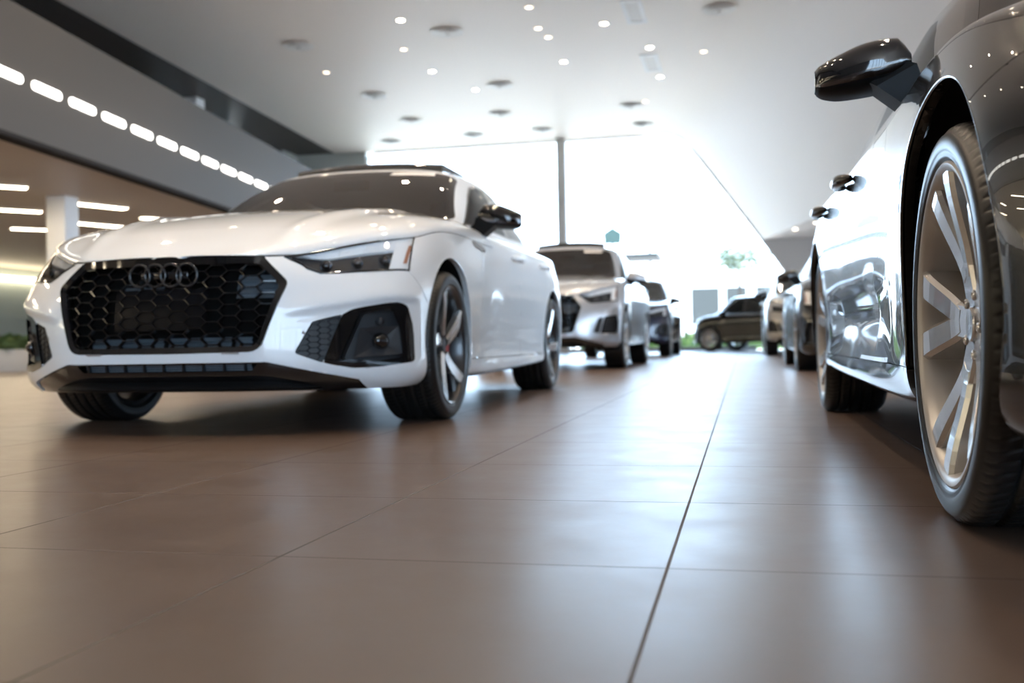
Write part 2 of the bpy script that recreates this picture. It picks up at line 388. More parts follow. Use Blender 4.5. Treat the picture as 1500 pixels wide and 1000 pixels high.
class Body:
    """skin of one car: the base surfaces scaled to the car's own measures"""
    def __init__(s, step, sx=1., sy=lambda y: y, sz=lambda z: z, cabin=SEDAN_CABIN, glass=SEDAN_GLASS, ridge=.013, arch=(.388, .378), hole_z=.335, crown=.45, flare=0., scallop=0., edge=14, corner=0., seam=None, fog=None, crease=0.):
        s.fog = fog or (FOG_MESH, FOG_FRAME, FOG_CAV)
        s.seam = seam or [(-.47, .64), (-.32, .46)]
        s.sx, s.sy, s.sz, s.gl, s.arch, s.hz = sx, sy, sz, glass, arch, hole_z
        s.W = lambda A: np.stack([np.asarray(A)[..., 0]*sx, sy(np.asarray(A)[..., 1]), sz(np.asarray(A)[..., 2])], -1)
        S = bsurf(s.W(np.array(SEDAN_RINGS)), step)
        if corner:
            # squarer bumper corner: flat flank carried farther forward
            u = np.clip((S[..., 0]/(.955*sx/1.036)-.70)/.30, 0, 1); w = np.clip((.15-S[..., 1])/.35, 0, 1)*(S[..., 1] < 1)
            un = .70+.30*(1-(1-u)**(1+corner))
            S[..., 0] = np.where(u > 0, S[..., 0]*(1-w)+w*un*(.955*sx/1.036), S[..., 0])
        if crease:
            # ledge over the side intakes: bulges down to the crease line, then drops back
            x, z = S[..., 0]/sx, S[..., 2]
            zc = sz(np.array(.470))+(sz(np.array(.525))-sz(np.array(.470)))*np.clip((x-.50)/.32, 0, 1)
            t = z-zc; prof_ = np.where(t > 0, np.exp(-(t/.055)**2), np.exp(-(t/.014)**2))
            wx = np.clip((x-.44)/.12, 0, 1)*np.clip((.915-x)/.03, 0, 1); wx = wx*wx*(3-2*wx)
            dd = crease*prof_*wx*(S[..., 1] < sy(np.array(-.40)))*np.clip((sy(np.array(-.40))-S[..., 1])/.06, 0, 1)
            S[..., 1] -= dd*.85; S[..., 0] += dd*.5*np.clip((x-.6)/.2, 0, 1)
        if flare:
            for yc, r in zip((0., float(sy(np.array(2.824)))), arch):
                d = np.hypot(S[..., 1]-yc, S[..., 2]-hole_z)-r
                S[..., 0] += flare*np.exp(-(np.maximum(d, 0)/.055)**2)*(S[..., 0] > .7*sx)
        if scallop:
            yy = np.clip((S[..., 1]-.75)/.3, 0, 1)*np.clip((2.35-S[..., 1])/.35, 0, 1)
            S[..., 0] -= scallop*np.exp(-((S[..., 2]-.40)/.07)**2)*yy*(S[..., 0] > .7*sx)
        s.low = S
        # upper deck: hood, shoulders and boot lid over the shoulder line
        E = S[-1]; k = len(E)
        u = np.concatenate([np.linspace(0, .70, max(5, int(.55/step)//2))[:-1], 1-np.linspace(.30**.5, 0, max(6, int(.5/step)//2))**2])[::-1]
        sp = pchip(sy(np.array(SEDAN_SPINE[0])), sz(np.array(SEDAN_SPINE[1])))
        zs = sp(E[:, 1])
        D = np.zeros((len(u), k, 3))
        fade = lambda y: np.clip((y-sy(np.array(-.84)))/.25, 0, 1)*np.clip((sy(np.array(.9))-y)/.5, 0, 1)
        for i, q in enumerate(u):
            c = (1-crown*q*q)*np.sqrt(np.maximum(0, 1-q**edge))
            D[i, :, 0] = E[:, 0]*q; D[i, :, 1] = E[:, 1]
            D[i, :, 2] = E[:, 2]+(zs-E[:, 2])*c
        xr = (.41+.15*np.clip((D[..., 1]+.8)/1.5, 0, 1))*sx
        D[..., 2] += ridge*np.exp(-((D[..., 0]-xr)/.045)**2)*fade(D[..., 1])
        D[..., 2] += ridge*.7*(1/(1+np.exp((D[..., 0]-xr)/.02)))*fade(D[..., 1])
        s.deck = D
        s.cab = bsurf(s.W(np.array(cabin)), step)
    def bm(s, S, out):
        """grid -> bmesh whose normals agree with out(centre)"""
        bm = bmesh.new(); n, m = S.shape[:2]
        V = [[bm.verts.new(S[i, j]) for j in range(m)] for i in range(n)]
        for i in range(n-1):
            for j in range(m-1):
                q = []
                for v in (V[i][j], V[i][j+1], V[i+1][j+1], V[i+1][j]):
                    if all((v.co-w.co).length > 1e-6 for w in q): q.append(v)
                if len(q) > 2: bm.faces.new(q)
        bmesh.ops.remove_doubles(bm, verts=bm.verts, dist=1e-6)
        bm.normal_update()
        sc = 0
        for f in bm.faces: sc += 1 if f.normal.dot(out(f.calc_center_median())) > 0 else -1
        if sc < 0:
            for f in bm.faces: f.normal_flip()
        lay = bm.faces.layers.int.new('r')
        return bm, lay
    # outlines are given in base coordinates
    def F(s, poly): return [(x*s.sx, float(s.sz(np.array(z)))) for x, z in poly]
    def S(s, poly): return [(float(s.sy(np.array(y))), float(s.sz(np.array(z)))) for y, z in poly]
    def T(s, poly): return [(x*s.sx, float(s.sy(np.array(y)))) for x, y in poly]
    def P(s, x, y, z): return Vector((x*s.sx, float(s.sy(np.array(y))), float(s.sz(np.array(z)))))
    def front_y(s):
        """raycaster onto the front skin"""
        n, m = s.low.shape[:2]
        V = [tuple(p) for p in s.low.reshape(-1, 3)]; F = [(i*m+j, i*m+j+1, (i+1)*m+j+1, (i+1)*m+j) for i in range(n-1) for j in range(m-1)]
        V2 = [(-x, y, z) for x, y, z in V]
        t = BVHTree.FromPolygons(V+V2, F+[tuple(len(V)+i for i in q) for q in F])
        def f(x, z):
            h = t.ray_cast(Vector((x, -3, z)), Vector((0, 1, 0)))
            return h[0].y if h[0] is not None else None
        return f
    def side_x(s):
        n, m = s.low.shape[:2]
        V = [tuple(p) for p in s.low.reshape(-1, 3)]; F = [(i*m+j, i*m+j+1, (i+1)*m+j+1, (i+1)*m+j) for i in range(n-1) for j in range(m-1)]
        t = BVHTree.FromPolygons(V, F)
        def f(y, z):
            h = t.ray_cast(Vector((3, y, z)), Vector((-1, 0, 0)))
            return h[0].x if h[0] is not None else None
        return f

GRILLE = [(-.02, .74), (.383, .74), (.383, .682), (.487, .583), (.396, .320), (-.02, .316)]
LOWER = [(-.02, .278), (.42, .278), (.52, .252), (.71, .204), (.73, .14), (-.02, .14)]
SLOT = [(-.02, .273), (.38, .273), (.355, .246), (-.02, .246)]
FOG_MESH = [(.573, .429), (.668, .456), (.605, .272), (.595, .277), (.516, .312)]
FOG_FRAME = [(.668, .456), (.70, .477), (.84, .507), (.862, .492), (.874, .42), (.878, .268), (.79, .251), (.70, .249), (.605, .272)]
FOG_CAV = [(.722, .462), (.822, .480), (.842, .40), (.848, .285), (.79, .276), (.655, .283)]
SUV_FOG = ([(.665, .462), (.722, .480), (.676, .315), (.612, .325)], [(.738, .484), (.858, .498), (.872, .43), (.864, .318), (.690, .312)], [(.752, .470), (.846, .481), (.857, .42), (.850, .332), (.712, .328)])
LAMP = [(.448, .683), (.50, .75), (.84, .83), (.842, .79), (.858, .637), (.80, .634), (.585, .617)]

def build_body(car, b, paint, hero, grille='hex', detail=True, sticker=None, hgap=.0016):
    """cuts the skins of b into panels under the Empty car; returns helpers for the fittings"""
    W = {}
    # ---- lower skin
    bm, lay = b.bm(b.low, lambda c: Vector((c.x*.6, (c.y-1.4)*.25, 0)))
    fr = lambda c, n: c.y < b.sy(np.array(-.2)) and n.y < .2
    cut(bm, rounded(b.F(GRILLE), [0, 0, .012, .02, .045, 0]), 'front', 1, lay, fr)
    cut(bm, b.F(LAMP), 'front', 4, lay, fr, over={0})
    cut(bm, b.F(LOWER), 'front', 2, lay, lambda c, n: c.y < b.sy(np.array(-.35)), over={0})
    if hero: cut(bm, b.F(SLOT), 'front', 3, lay, fr, over={2})
    cut(bm, rounded(b.F(b.fog[0]), .008), 'front', 5, lay, fr, over={0})
    cut(bm, rounded(b.F(b.fog[1]), .012), 'front', 6, lay, fr, over={0})
    cut(bm, rounded(b.F(b.fog[2]), .015), 'front', 7, lay, fr, over={6})
    sd = lambda c, n: c.x > .62*b.sx
    y0 = float(b.sy(np.array(0.))); y1 = float(b.sy(np.array(2.824)))
    for yc, r in ((y0, b.arch[0]), (y1, b.arch[1])):
        P = arc(yc, b.hz, r, -.5, PI+.5, 40); P = [(y, z) for y, z in P]
        P += [(yc-r*.9, -.1), (yc+r*.9, -.1)]
        cut(bm, P, 'side', 99, lay, sd)
    cut(bm, b.S([(.2, .05), (.2, .262), (2.6, .262), (2.6, .05)]), 'side', 8, lay, sd, over={0})
    cut(bm, b.S([(.66, .262), (.625, .45), (.69, .72), (.80, .96), (1.74, .96), (1.69, .7), (1.67, .262)]), 'side', 10, lay, sd, over={0})
    cut(bm, b.S([(1.67, .262), (1.69, .7), (1.74, .96), (2.70, .96), (2.64, .75), (2.52, .62), (2.43, .45), (2.40, .262)]), 'side', 11, lay, sd, over={0})
    cut(bm, b.S(b.seam+[(0, .3), (.3, .15), (.7, .15), (.9, .3), (.9, 1.2), (-.6, 1.2)]), 'side', 9, lay, sd, over={0})
    cut(bm, b.S([(3.18, .1), (3.18, .60), (4.2, .66), (4.2, .1)]), 'side', 13, lay, lambda c, n: c.y > b.sy(np.array(3.)), over={0})
    cut(bm, b.F([(.30, .74), (.30, .86), (.95, .88), (.95, .76)]), 'front', 14, lay, lambda c, n: c.y > b.sy(np.array(3.2)), over={0})
    cut(bm, b.S([(2.2, 0), (2.2, 1.3), (4.3, 1.3), (4.3, 0)]), 'side', 12, lay, None, over={0})
    L = pieces(bm, lay); bm.free()
    # ---- deck
    bm, lay = b.bm(b.deck, lambda c: Vector((0, 0, 1)))
    cut(bm, b.T([(-.01, .56), (.5, .62), (.66, .70), (.69, .80), (.69, 3.30), (-.01, 3.45)]), 'top', 99, lay)
    cut(bm, b.T([(-.02, -1.5), (1.2, -1.5), (1.2, .775), (-.02, .775)]), 'top', 1, lay, over={0})
    cut(bm, b.T([(.6, .775), (1.2, .775), (1.2, .98), (.6, .98)]), 'top', 9, lay, over={0})
    cut(bm, b.T([(.6, .98), (1.2, .98), (1.2, 1.72), (.6, 1.72)]), 'top', 10, lay, over={0})
    cut(bm, b.T([(.6, 1.72), (1.2, 1.72), (1.2, 2.68), (.6, 2.68)]), 'top', 11, lay, over={0})
    D = pieces(bm, lay); bm.free()
    # ---- cabin
    bm, lay = b.bm(b.cab, lambda c: Vector((c.x, c.y-2.0, 1.)))
    g = b.gl
    scr = rounded(g['screen'], [0, 0, .02, .02, 0, .03, .03, 0, 0])
    cut(bm, b.F(scr), 'front', 7, lay, lambda c, n: n.y < -.08 and c.y < b.sy(np.array(1.7)))
    inner = [(-.02, .9)]+[(x-.022 if x > .3 else x, z-(.012 if z > 1.2 else -.0)) for x, z in scr if x > 0 and z > 1.005]+[(-.02, g['screen'][-1][1]-.012)]
    inner = [(-.02, .9), (inner[1][0], .9)]+inner[1:]
    if False: cut(bm, rounded(b.F(g['screen']), [0, 0, .02, .02, 0, .03, .03, 0, 0]), 'front', 1, lay, lambda c, n: n.y < -.3)
    cut(bm, b.F(inner), 'front', 1, lay, lambda c, n: n.y < -.08 and c.y < b.sy(np.array(1.7)), over={7})
    if sticker: cut(bm, b.F(sticker), 'front', 8, lay, lambda c, n: n.y < -.25, over={1, 7})
    cut(bm, rounded(b.F(g['back']), [0, .03, .03, .02, 0]), 'front', 5, lay, lambda c, n: n.y > .15 and c.y > b.sy(np.array(2.5)))
    sw = lambda c, n: n.x > .3
    dlo = g['front'][:-1]+g['rear'][1:]
    cut(bm, b.S(offset_poly(dlo, -.014)), 'side', 3, lay, sw, over={0})
    cut(bm, b.S(g['front']), 'side', 2, lay, sw, over={3})
    cut(bm, b.S(g['rear']), 'side', 4, lay, sw, over={3})
    G = pieces(bm, lay); bm.free()

    E = ([], [])
    pn = lambda name, p, m, both=False, parent=car, **k: panel(name, p, m, parent, both, **k) if p[0] else None
    W['bumper'] = pn('front_bumper', L.get(0, E), paint, True, lip=.03)
    W['hood'] = pn('hood', D.get(1, E), paint, True, gap=hgap)
    for side in (0, 1):
        mm = mirrored if side else (lambda p: p)
        pn('fender', mm(join(L.get(9, E), D.get(9, E))), paint, lip=.025, gap=hgap)
        a = pn('door', mm(join(L.get(10, E), D.get(10, E))), paint, lip=.02)
        c = pn('door', mm(join(L.get(11, E), D.get(11, E))), paint, lip=.02)
        W['door%d' % side] = (a, c)
        pn('sill', mm(L.get(8, E)), paint, lip=.02)
        if L.get(14): pn('tail_lamp', mm(L[14]), M['tail'])
        W['lens%d' % side] = mm(L[4])
        W['fog%d' % side] = [mm(L[k]) for k in (5, 6, 7)]
        pn('side_window', mm(G[2]), M['sg'], lip=.004, gap=0.001)
        pn('side_window', mm(G[4]), M['bg'], lip=.004, gap=0.001)
        pn('pillar_trim', mm(G[3]), M['gloss'], lip=.004, gap=0)
    pn('rear_quarter', join(L.get(12, E), D.get(0, E)), paint, True, lip=.02)
    pn('rear_bumper', L.get(13, E), paint, True, lip=.02)
    W['ws'] = pn('windscreen', G[1], M['ws'], True, lip=.006, gap=.001)
    pn('windscreen_border', G.get(7, E), M['gloss'], True, lip=.004, gap=0)
    if sticker and G.get(8):
        st = pn('windscreen_sticker', moved(G[8], (0, -.001, .0005)), M['sticker'], False, lip=0)
        st['label'] = 'white paper strip stuck along the top of the windscreen'
        k = pn('windscreen', mirrored(G[8]), M['ws'], False, lip=.006, gap=.001)
    pn('rear_window', G[5], M['bg'], True, lip=.004, gap=.001)
    cabin = pn('roof', G[0], paint, True, lip=.02, gap=0)
    W['grille'] = join(L[1], mirrored(L[1])); W['lower'] = join(L[2], mirrored(L[2]))
    if 3 in L: W['slot'] = join(L[3], mirrored(L[3]))
    # dark strip round the glass
    def outline(poly, view, name, r, off=.0):
        pass
    return W
# ------------------------------------------------------------------ wheels
_tyres = {}
def tyre_mesh(R, w, rim, fine, grooves=4):
    """tyre about the x axis, outer face towards +x, tread centred on x=0"""
    key = (round(R, 3), round(w, 3), round(rim, 3), fine)
    if key in _tyres: return _tyres[key]
    h = w/2; nA = 810 if fine else 72; sh = .018
    # profile from the outer bead over the tread to the inner bead
    prof = []
    side = [(rim-.004, h-.020), (rim+.004, h-.012), (rim+.010, h-.004), (rim+.016, h-.001), (rim+.019, h-.003)]
    k = R-rim
    side += [(rim+k*t, h-.006+.006*math.sin(PI*min(1, t*1.1))) for t in (.34, .45, .56, .66)]
    side += [(rim+k*.74, h-.0045), (rim+k*.77, h-.0075), (R-.013, h-.011), (R-.0065, h-.0165), (R-.002, h-.026)]
    xs = np.linspace(h-.036, -(h-.036), 64 if fine else 14)
    tread = [(R, x) for x in xs]
    prof = side+tread+[(r, -x) for r, x in side[::-1]]
    n = len(prof); P = np.array(prof); a = np.arange(nA)*2*PI/nA
    r = np.repeat(P[:, :1], nA, 1); x = np.repeat(P[:, 1:2], nA, 1)
    if fine:
        ax = np.abs(x); d = np.zeros_like(r)
        for g in (w*.085, w*.255):
            d = np.maximum(d, .0085*np.clip(1.4-np.abs(ax-g)/(.0055), 0, 1))
        # slanted sipes, more of them on the shoulder
        ph = a[None, :]*90/(2*PI) + np.sign(x)*x*0+ax*15*np.where(x > 0, 1, -1)
        sip = np.clip(1.2-np.abs(((ph+.5) % 1)-.5)/.12, 0, 1)
        rib = ((ax > w*.275) & (ax < h-.006)) | ((ax > w*.11) & (ax < w*.235))
        d = np.maximum(d, .004*sip*rib*(r > R-.008))
        r = r-d*(r > R-.012)
    G = np.stack([x, r*np.cos(a)[None, :], r*np.sin(a)[None, :]], -1)
    mb = MB(); mb.grid(G, closed_v=True)
    me = mb.mesh('tyre', sharp=None); me.materials.append(M['tyre']); _tyres[key] = me
    return me

def spoke_blade(mb, a0, a1, r0, r1, w0, w1, x0, x1, ridge, depth, bend=0., n=8, skew=0.):
    """a folded blade from the hub (r0, angle a0) to the rim (r1, a1): flanks meet in a ridge on the outer face"""
    rows = []
    for i in range(n+1):
        t = i/n; r = r0+(r1-r0)*t; a = a0+(a1-a0)*t; w = w0+(w1-w0)*t + bend*math.sin(PI*t)
        x = x0+(x1-x0)*(t*t*(3-2*t)*.6+t*.4)
        d = Vector((0, math.cos(a), math.sin(a))); q = Vector((0, -math.sin(a), math.cos(a))); X = Vector((1, 0, 0))
        o = d*r
        rd = ridge*(1-.4*t); sk = skew*w
        rows.append([o-q*w/2+X*(x-depth), o-q*w/2+X*(x-rd), o+q*(sk-w*.04)+X*x, o+q*(sk+w*.04)+X*x, o+q*w/2+X*(x-rd), o+q*w/2+X*(x-depth)])
    mb.grid(np.array([[tuple(p) for p in row] for row in rows]), closed_v=True, smooth=False)
    mb.add(rows[0], [tuple(range(6))]); mb.add(rows[-1], [tuple(range(6))[::-1]])

def straight_arm(mb, P0, P1, w0, w1, x0, x1, d0, d1, ch, n=8):
    """flat-faced arm from polar point P0 to P1 with chamfered edges; x is the outer face, d the depth"""
    p = Vector((0, P0[0]*math.cos(P0[1]), P0[0]*math.sin(P0[1]))); q = Vector((0, P1[0]*math.cos(P1[1]), P1[0]*math.sin(P1[1])))
    d = (q-p).normalized(); s = Vector((0, -d.z, d.y)); X = Vector((1, 0, 0)); rows = []
    for i in range(n+1):
        t = i/n; o = p.lerp(q, t); w = (w0+(w1-w0)*t)/2; x = x0+(x1-x0)*(.35*t+.65*t*t*(3-2*t)); dd = d0+(d1-d0)*t
        rows.append([o-s*(w+.004)+X*(x-dd), o-s*w+X*(x-ch), o-s*(w-ch)+X*x, o+s*(w-ch)+X*x, o+s*w+X*(x-ch), o+s*(w+.004)+X*(x-dd)])
    mb.grid(np.array([[tuple(v) for v in r] for r in rows]), closed_v=True, smooth=False)
    mb.add(rows[0], [tuple(range(6))]); mb.add(rows[-1], [tuple(range(6))[::-1]])

def rim_shell(mb, rim, w, lip=.012):
    h = w/2
    mb.lathe([(rim-.001, h-.022), (rim+.006, h-.012), (rim+.006, h-.007), (rim+.002, h-.004), (rim-.006, h-.006), (rim-.012, h-.012), (rim-.018, h-.03), (rim-.022, h-.06), (rim-.030, h-.10), (rim-.035, -h+.05), (rim-.02, -h+.02), (rim, -h+.016)], 96)

_rims = {}
def rim_meshes(kind, rim, w):
    key = (kind, round(rim, 3), round(w, 3))
    if key in _rims: return _rims[key]
    h = w/2; out = {}
    a = MB(); rim_shell(a, rim, w)
    s = MB(); hub = MB()
    if kind == 'five_double':                       # bright wheel of five forked arms, flat faced and deep
        xo, xh = h-.010, h-.052
        for k in range(5):
            c = math.radians(103)+k*2*PI/5
            for sgn in (-1, 1):
                straight_arm(s, (.088, c+sgn*.05), (rim-.006, c+sgn*.228), .050, .062, xh+.006, xo, .100, .075, .008)
            straight_arm(s, (.030, c), (.105, c), .070, .070, xh, xh+.007, .06, .055, .006, n=2)
        hub.lathe([(.075, xh-.07), (.072, xh-.012), (.060, xh-.003), (.036, xh), (.034, xh-.004), (.0, xh-.004)], 48)
        for k in range(5):
            an = PI/2+k*2*PI/5+.2+PI/5
            hub.lathe([(.0095, xh-.02), (.0095, xh+.004), (.006, xh+.006), (.0, xh+.002)], 12)
            m = 12*4
            hub.v[-m:] = [(x, y+.056*math.cos(an), z+.056*math.sin(an)) for x, y, z in hub.v[-m:]]
        out['face'] = s; out['fm'] = 'alu'; out['bm'] = 'alu'
    elif kind == 'rotor':                           # dark wheel with five twisted bright spokes
        xo, xh = h-.008, h-.034
        for k in range(5):
            c = PI/2+k*2*PI/5+.12
            spoke_blade(s, c-.10, c+.16, .045, rim-.010, .040, .060, xh, xo, .010, .035, bend=.012, skew=.22, n=10)
            spoke_blade(a, c+.14, c-.20, .05, rim-.012, .03, .045, xh-.012, xo-.018, .012, .03, n=8)
        hub.lathe([(.070, xh-.06), (.064, xh-.022), (.048, xh-.014), (.034, xh-.012), (.032, xh-.014), (0, xh-.014)], 48)
        out['face'] = s; out['fm'] = 'alu'; out['bm'] = 'alu_dark'
    else:                                           # plain ten-spoke
        xo, xh = h-.01, h-.04
        for k in range(10):
            c = PI/2+k*2*PI/10
            spoke_blade(s, c, c, .05, rim-.010, .030, .036, xh, xo, .008, .04, n=5)
        hub.lathe([(.075, xh-.05), (.07, xh-.008), (.05, xh), (0, xh)], 32)
        out['face'] = s; out['fm'] = 'alu'; out['bm'] = 'alu'
    out['barrel'] = a.mesh('rim', sharp=.6); out['barrel'].materials.append(M['alu_barrel' if out['bm'] == 'alu' else out['bm']])
    out['spokes'] = s.mesh('spokes', sharp=.35); out['spokes'].materials.append(M[out['fm']])
    out['hub'] = hub.mesh('hub', sharp=.6); out['hub'].materials.append(M['satin' if kind == 'rotor' else 'alu'])
    xc = xh-.014 if kind == 'rotor' else xh
    cap = MB(); cap.lathe([(.031, xc-.01), (.031, xc+.004), (.028, xc+.0065), (0, xc+.0075)], 32)
    out['cap'] = cap.mesh('hub_cap', sharp=.6); out['cap'].materials.append(M['alu' if kind != 'rotor' else 'alu_dark'])
    dm = MB(); dm.lathe([(.178, -.005), (.178, .018), (.176, .02), (.10, .02), (.096, .035), (.06, .035)], 64); dm.lathe([(.10, -.005), (.178, -.005)], 64)
    out['disc'] = dm.mesh('brake_disc', sharp=.6); out['disc'].materials.append(M['disc'])
    cm = MB()
    P = [(r, t) for r, t in ((.105, -.42), (.19, -.36), (.197, 0), (.19, .36), (.105, .42), (.095, 0))]
    cm.prism(P, -.03, .058, lambda r, t, x: Vector((x, r*math.cos(t), r*math.sin(t))))
    out['caliper'] = cm.mesh('brake_caliper'); 
    _rims[key] = out
    return out

def wheel(car, x, y, z, R, w, rim, kind, fine, side, steer=0., caliper='satin', spin=0., brakes=True, front=True):
    """wheel with its outer face on the +x side when side is +1; a part of the car"""
    t = tyre_mesh(R, w, rim, fine); r = rim_meshes(kind, rim, w)
    o = link('wheel', r['barrel'], None, car)
    o.location = (x, y, z); o.rotation_euler = (spin if side > 0 else -spin, 0, steer + (0 if side > 0 else PI))
    for n, k in (('tyre', None), ('spokes', 'spokes'), ('hub', 'hub'), ('hub_cap', 'cap')):
        q = link(n, t if k is None else r[k], None, o)
    if brakes:
        q = link('brake_disc', r['disc'], None, o)
        me = r['caliper'].copy(); me.materials.clear(); me.materials.append(M[caliper])
        q = link('brake_caliper', me, None, o)
        sp = spin if side > 0 else -spin
        # caliper trails the axle at the front, leads it at the rear
        q.rotation_euler = ((-sp) + (0 if (side > 0) == front else PI), 0, 0)
    return o

def arch_liner(car, xo, y, z, r, depth, sgn):
    """felt liner: part cylinder over the wheel, closed towards the middle of the car"""
    mb = MB(); n = 40; P = []
    for x in (xo, xo-.05, xo-depth):
        P.append([(sgn*x, y+r*math.cos(t), z+r*math.sin(t)) for t in np.linspace(-.35, PI+.35, n)])
    mb.grid(np.array(P)); k = n
    c = [(sgn*(xo-depth), y+r*math.cos(t), z+r*math.sin(t)) for t in np.linspace(-.35, PI+.35, n)]
    mb.add(c, [tuple(range(n))])
    return mb.build('wheel_arch_liner', M['felt'], car)
# ------------------------------------------------------------------ fittings
def offset_poly(poly, d):
    """moves an outline (counter-clockwise or clockwise) inwards by d"""
    n = len(poly); ar = sum(poly[i-1][0]*poly[i][1]-poly[i][0]*poly[i-1][1] for i in range(n))
    sg = 1 if ar > 0 else -1; out = []
    for i in range(n):
        p, a, c = Vector(poly[i]), Vector(poly[i-1]), Vector(poly[(i+1) % n])
        u, w = (p-a).normalized(), (c-p).normalized()
        n1, n2 = Vector((-u.y, u.x))*sg, Vector((-w.y, w.x))*sg
        m = (n1+n2); m = m/max(.3, m.length_squared)*2*1
        dd = d[i] if isinstance(d, (list, tuple)) else d
        out.append(tuple(p+m*dd))
    return out
def resample(poly, st):
    out = []
    for i in range(len(poly)):
        p, q = Vector(poly[i]), Vector(poly[(i+1) % len(poly)]); k = max(1, int((q-p).length/st))
        out += [tuple(p.lerp(q, j/k)) for j in range(k)]
    return out
def honeycomb(mb, poly, W, H, bar, depth, fy, off, skip=None):
    xs = [p[0] for p in poly]; zs = [p[1] for p in poly]; seen = set(); px = W*.75
    i0, i1 = int(min(xs)/px)-2, int(max(xs)/px)+2; j0, j1 = int(min(zs)/H)-2, int(max(zs)/H)+2
    for i in range(i0, i1+1):
        for j in range(j0, j1+1):
            cx, cz = i*px, j*H+(i % 2)*H/2
            vs = [(cx+W/2, cz), (cx+W/4, cz+H/2), (cx-W/4, cz+H/2), (cx-W/2, cz), (cx-W/4, cz-H/2), (cx+W/4, cz-H/2)]
            for k in range(6):
                a, b = vs[k], vs[(k+1) % 6]
                key = tuple(sorted(((round(a[0], 4), round(a[1], 4)), (round(b[0], 4), round(b[1], 4)))))
                if key in seen: continue
                seen.add(key)
                # keep the stretch inside the outline
                T = [t/12 for t in range(13) if in_poly((a[0]+(b[0]-a[0])*t/12, a[1]+(b[1]-a[1])*t/12), poly)]
                if len(T) < 3: continue
                p = Vector(a).lerp(Vector(b), T[0]); q = Vector(a).lerp(Vector(b), T[-1])
                if skip and skip((p+q)/2): continue
                y0, y1 = fy(*p), fy(*q)
                if y0 is None or y1 is None: continue
                d = (q-p).normalized(); nn = Vector((-d.y, d.x))*bar/2; p = p-d*bar*.3; q = q+d*bar*.3
                V = []
                for pt, y in ((p, y0), (q, y1)):
                    for s, dp, ww in ((1, 0, .6), (1, depth, 1), (-1, depth, 1), (-1, 0, .6)):
                        o = pt+nn*s*ww; V.append((o.x, y+off+dp, o.y))
                mb.add(V, [(0, 1, 5, 4), (1, 2, 6, 5), (2, 3, 7, 6), (3, 0, 4, 7)])
def both(poly):
    """half outline starting and ending on x<=0 -> closed outline across the middle"""
    h = [p for p in poly if p[0] > 0]
    return h + [(-x, z) for x, z in h[::-1]]

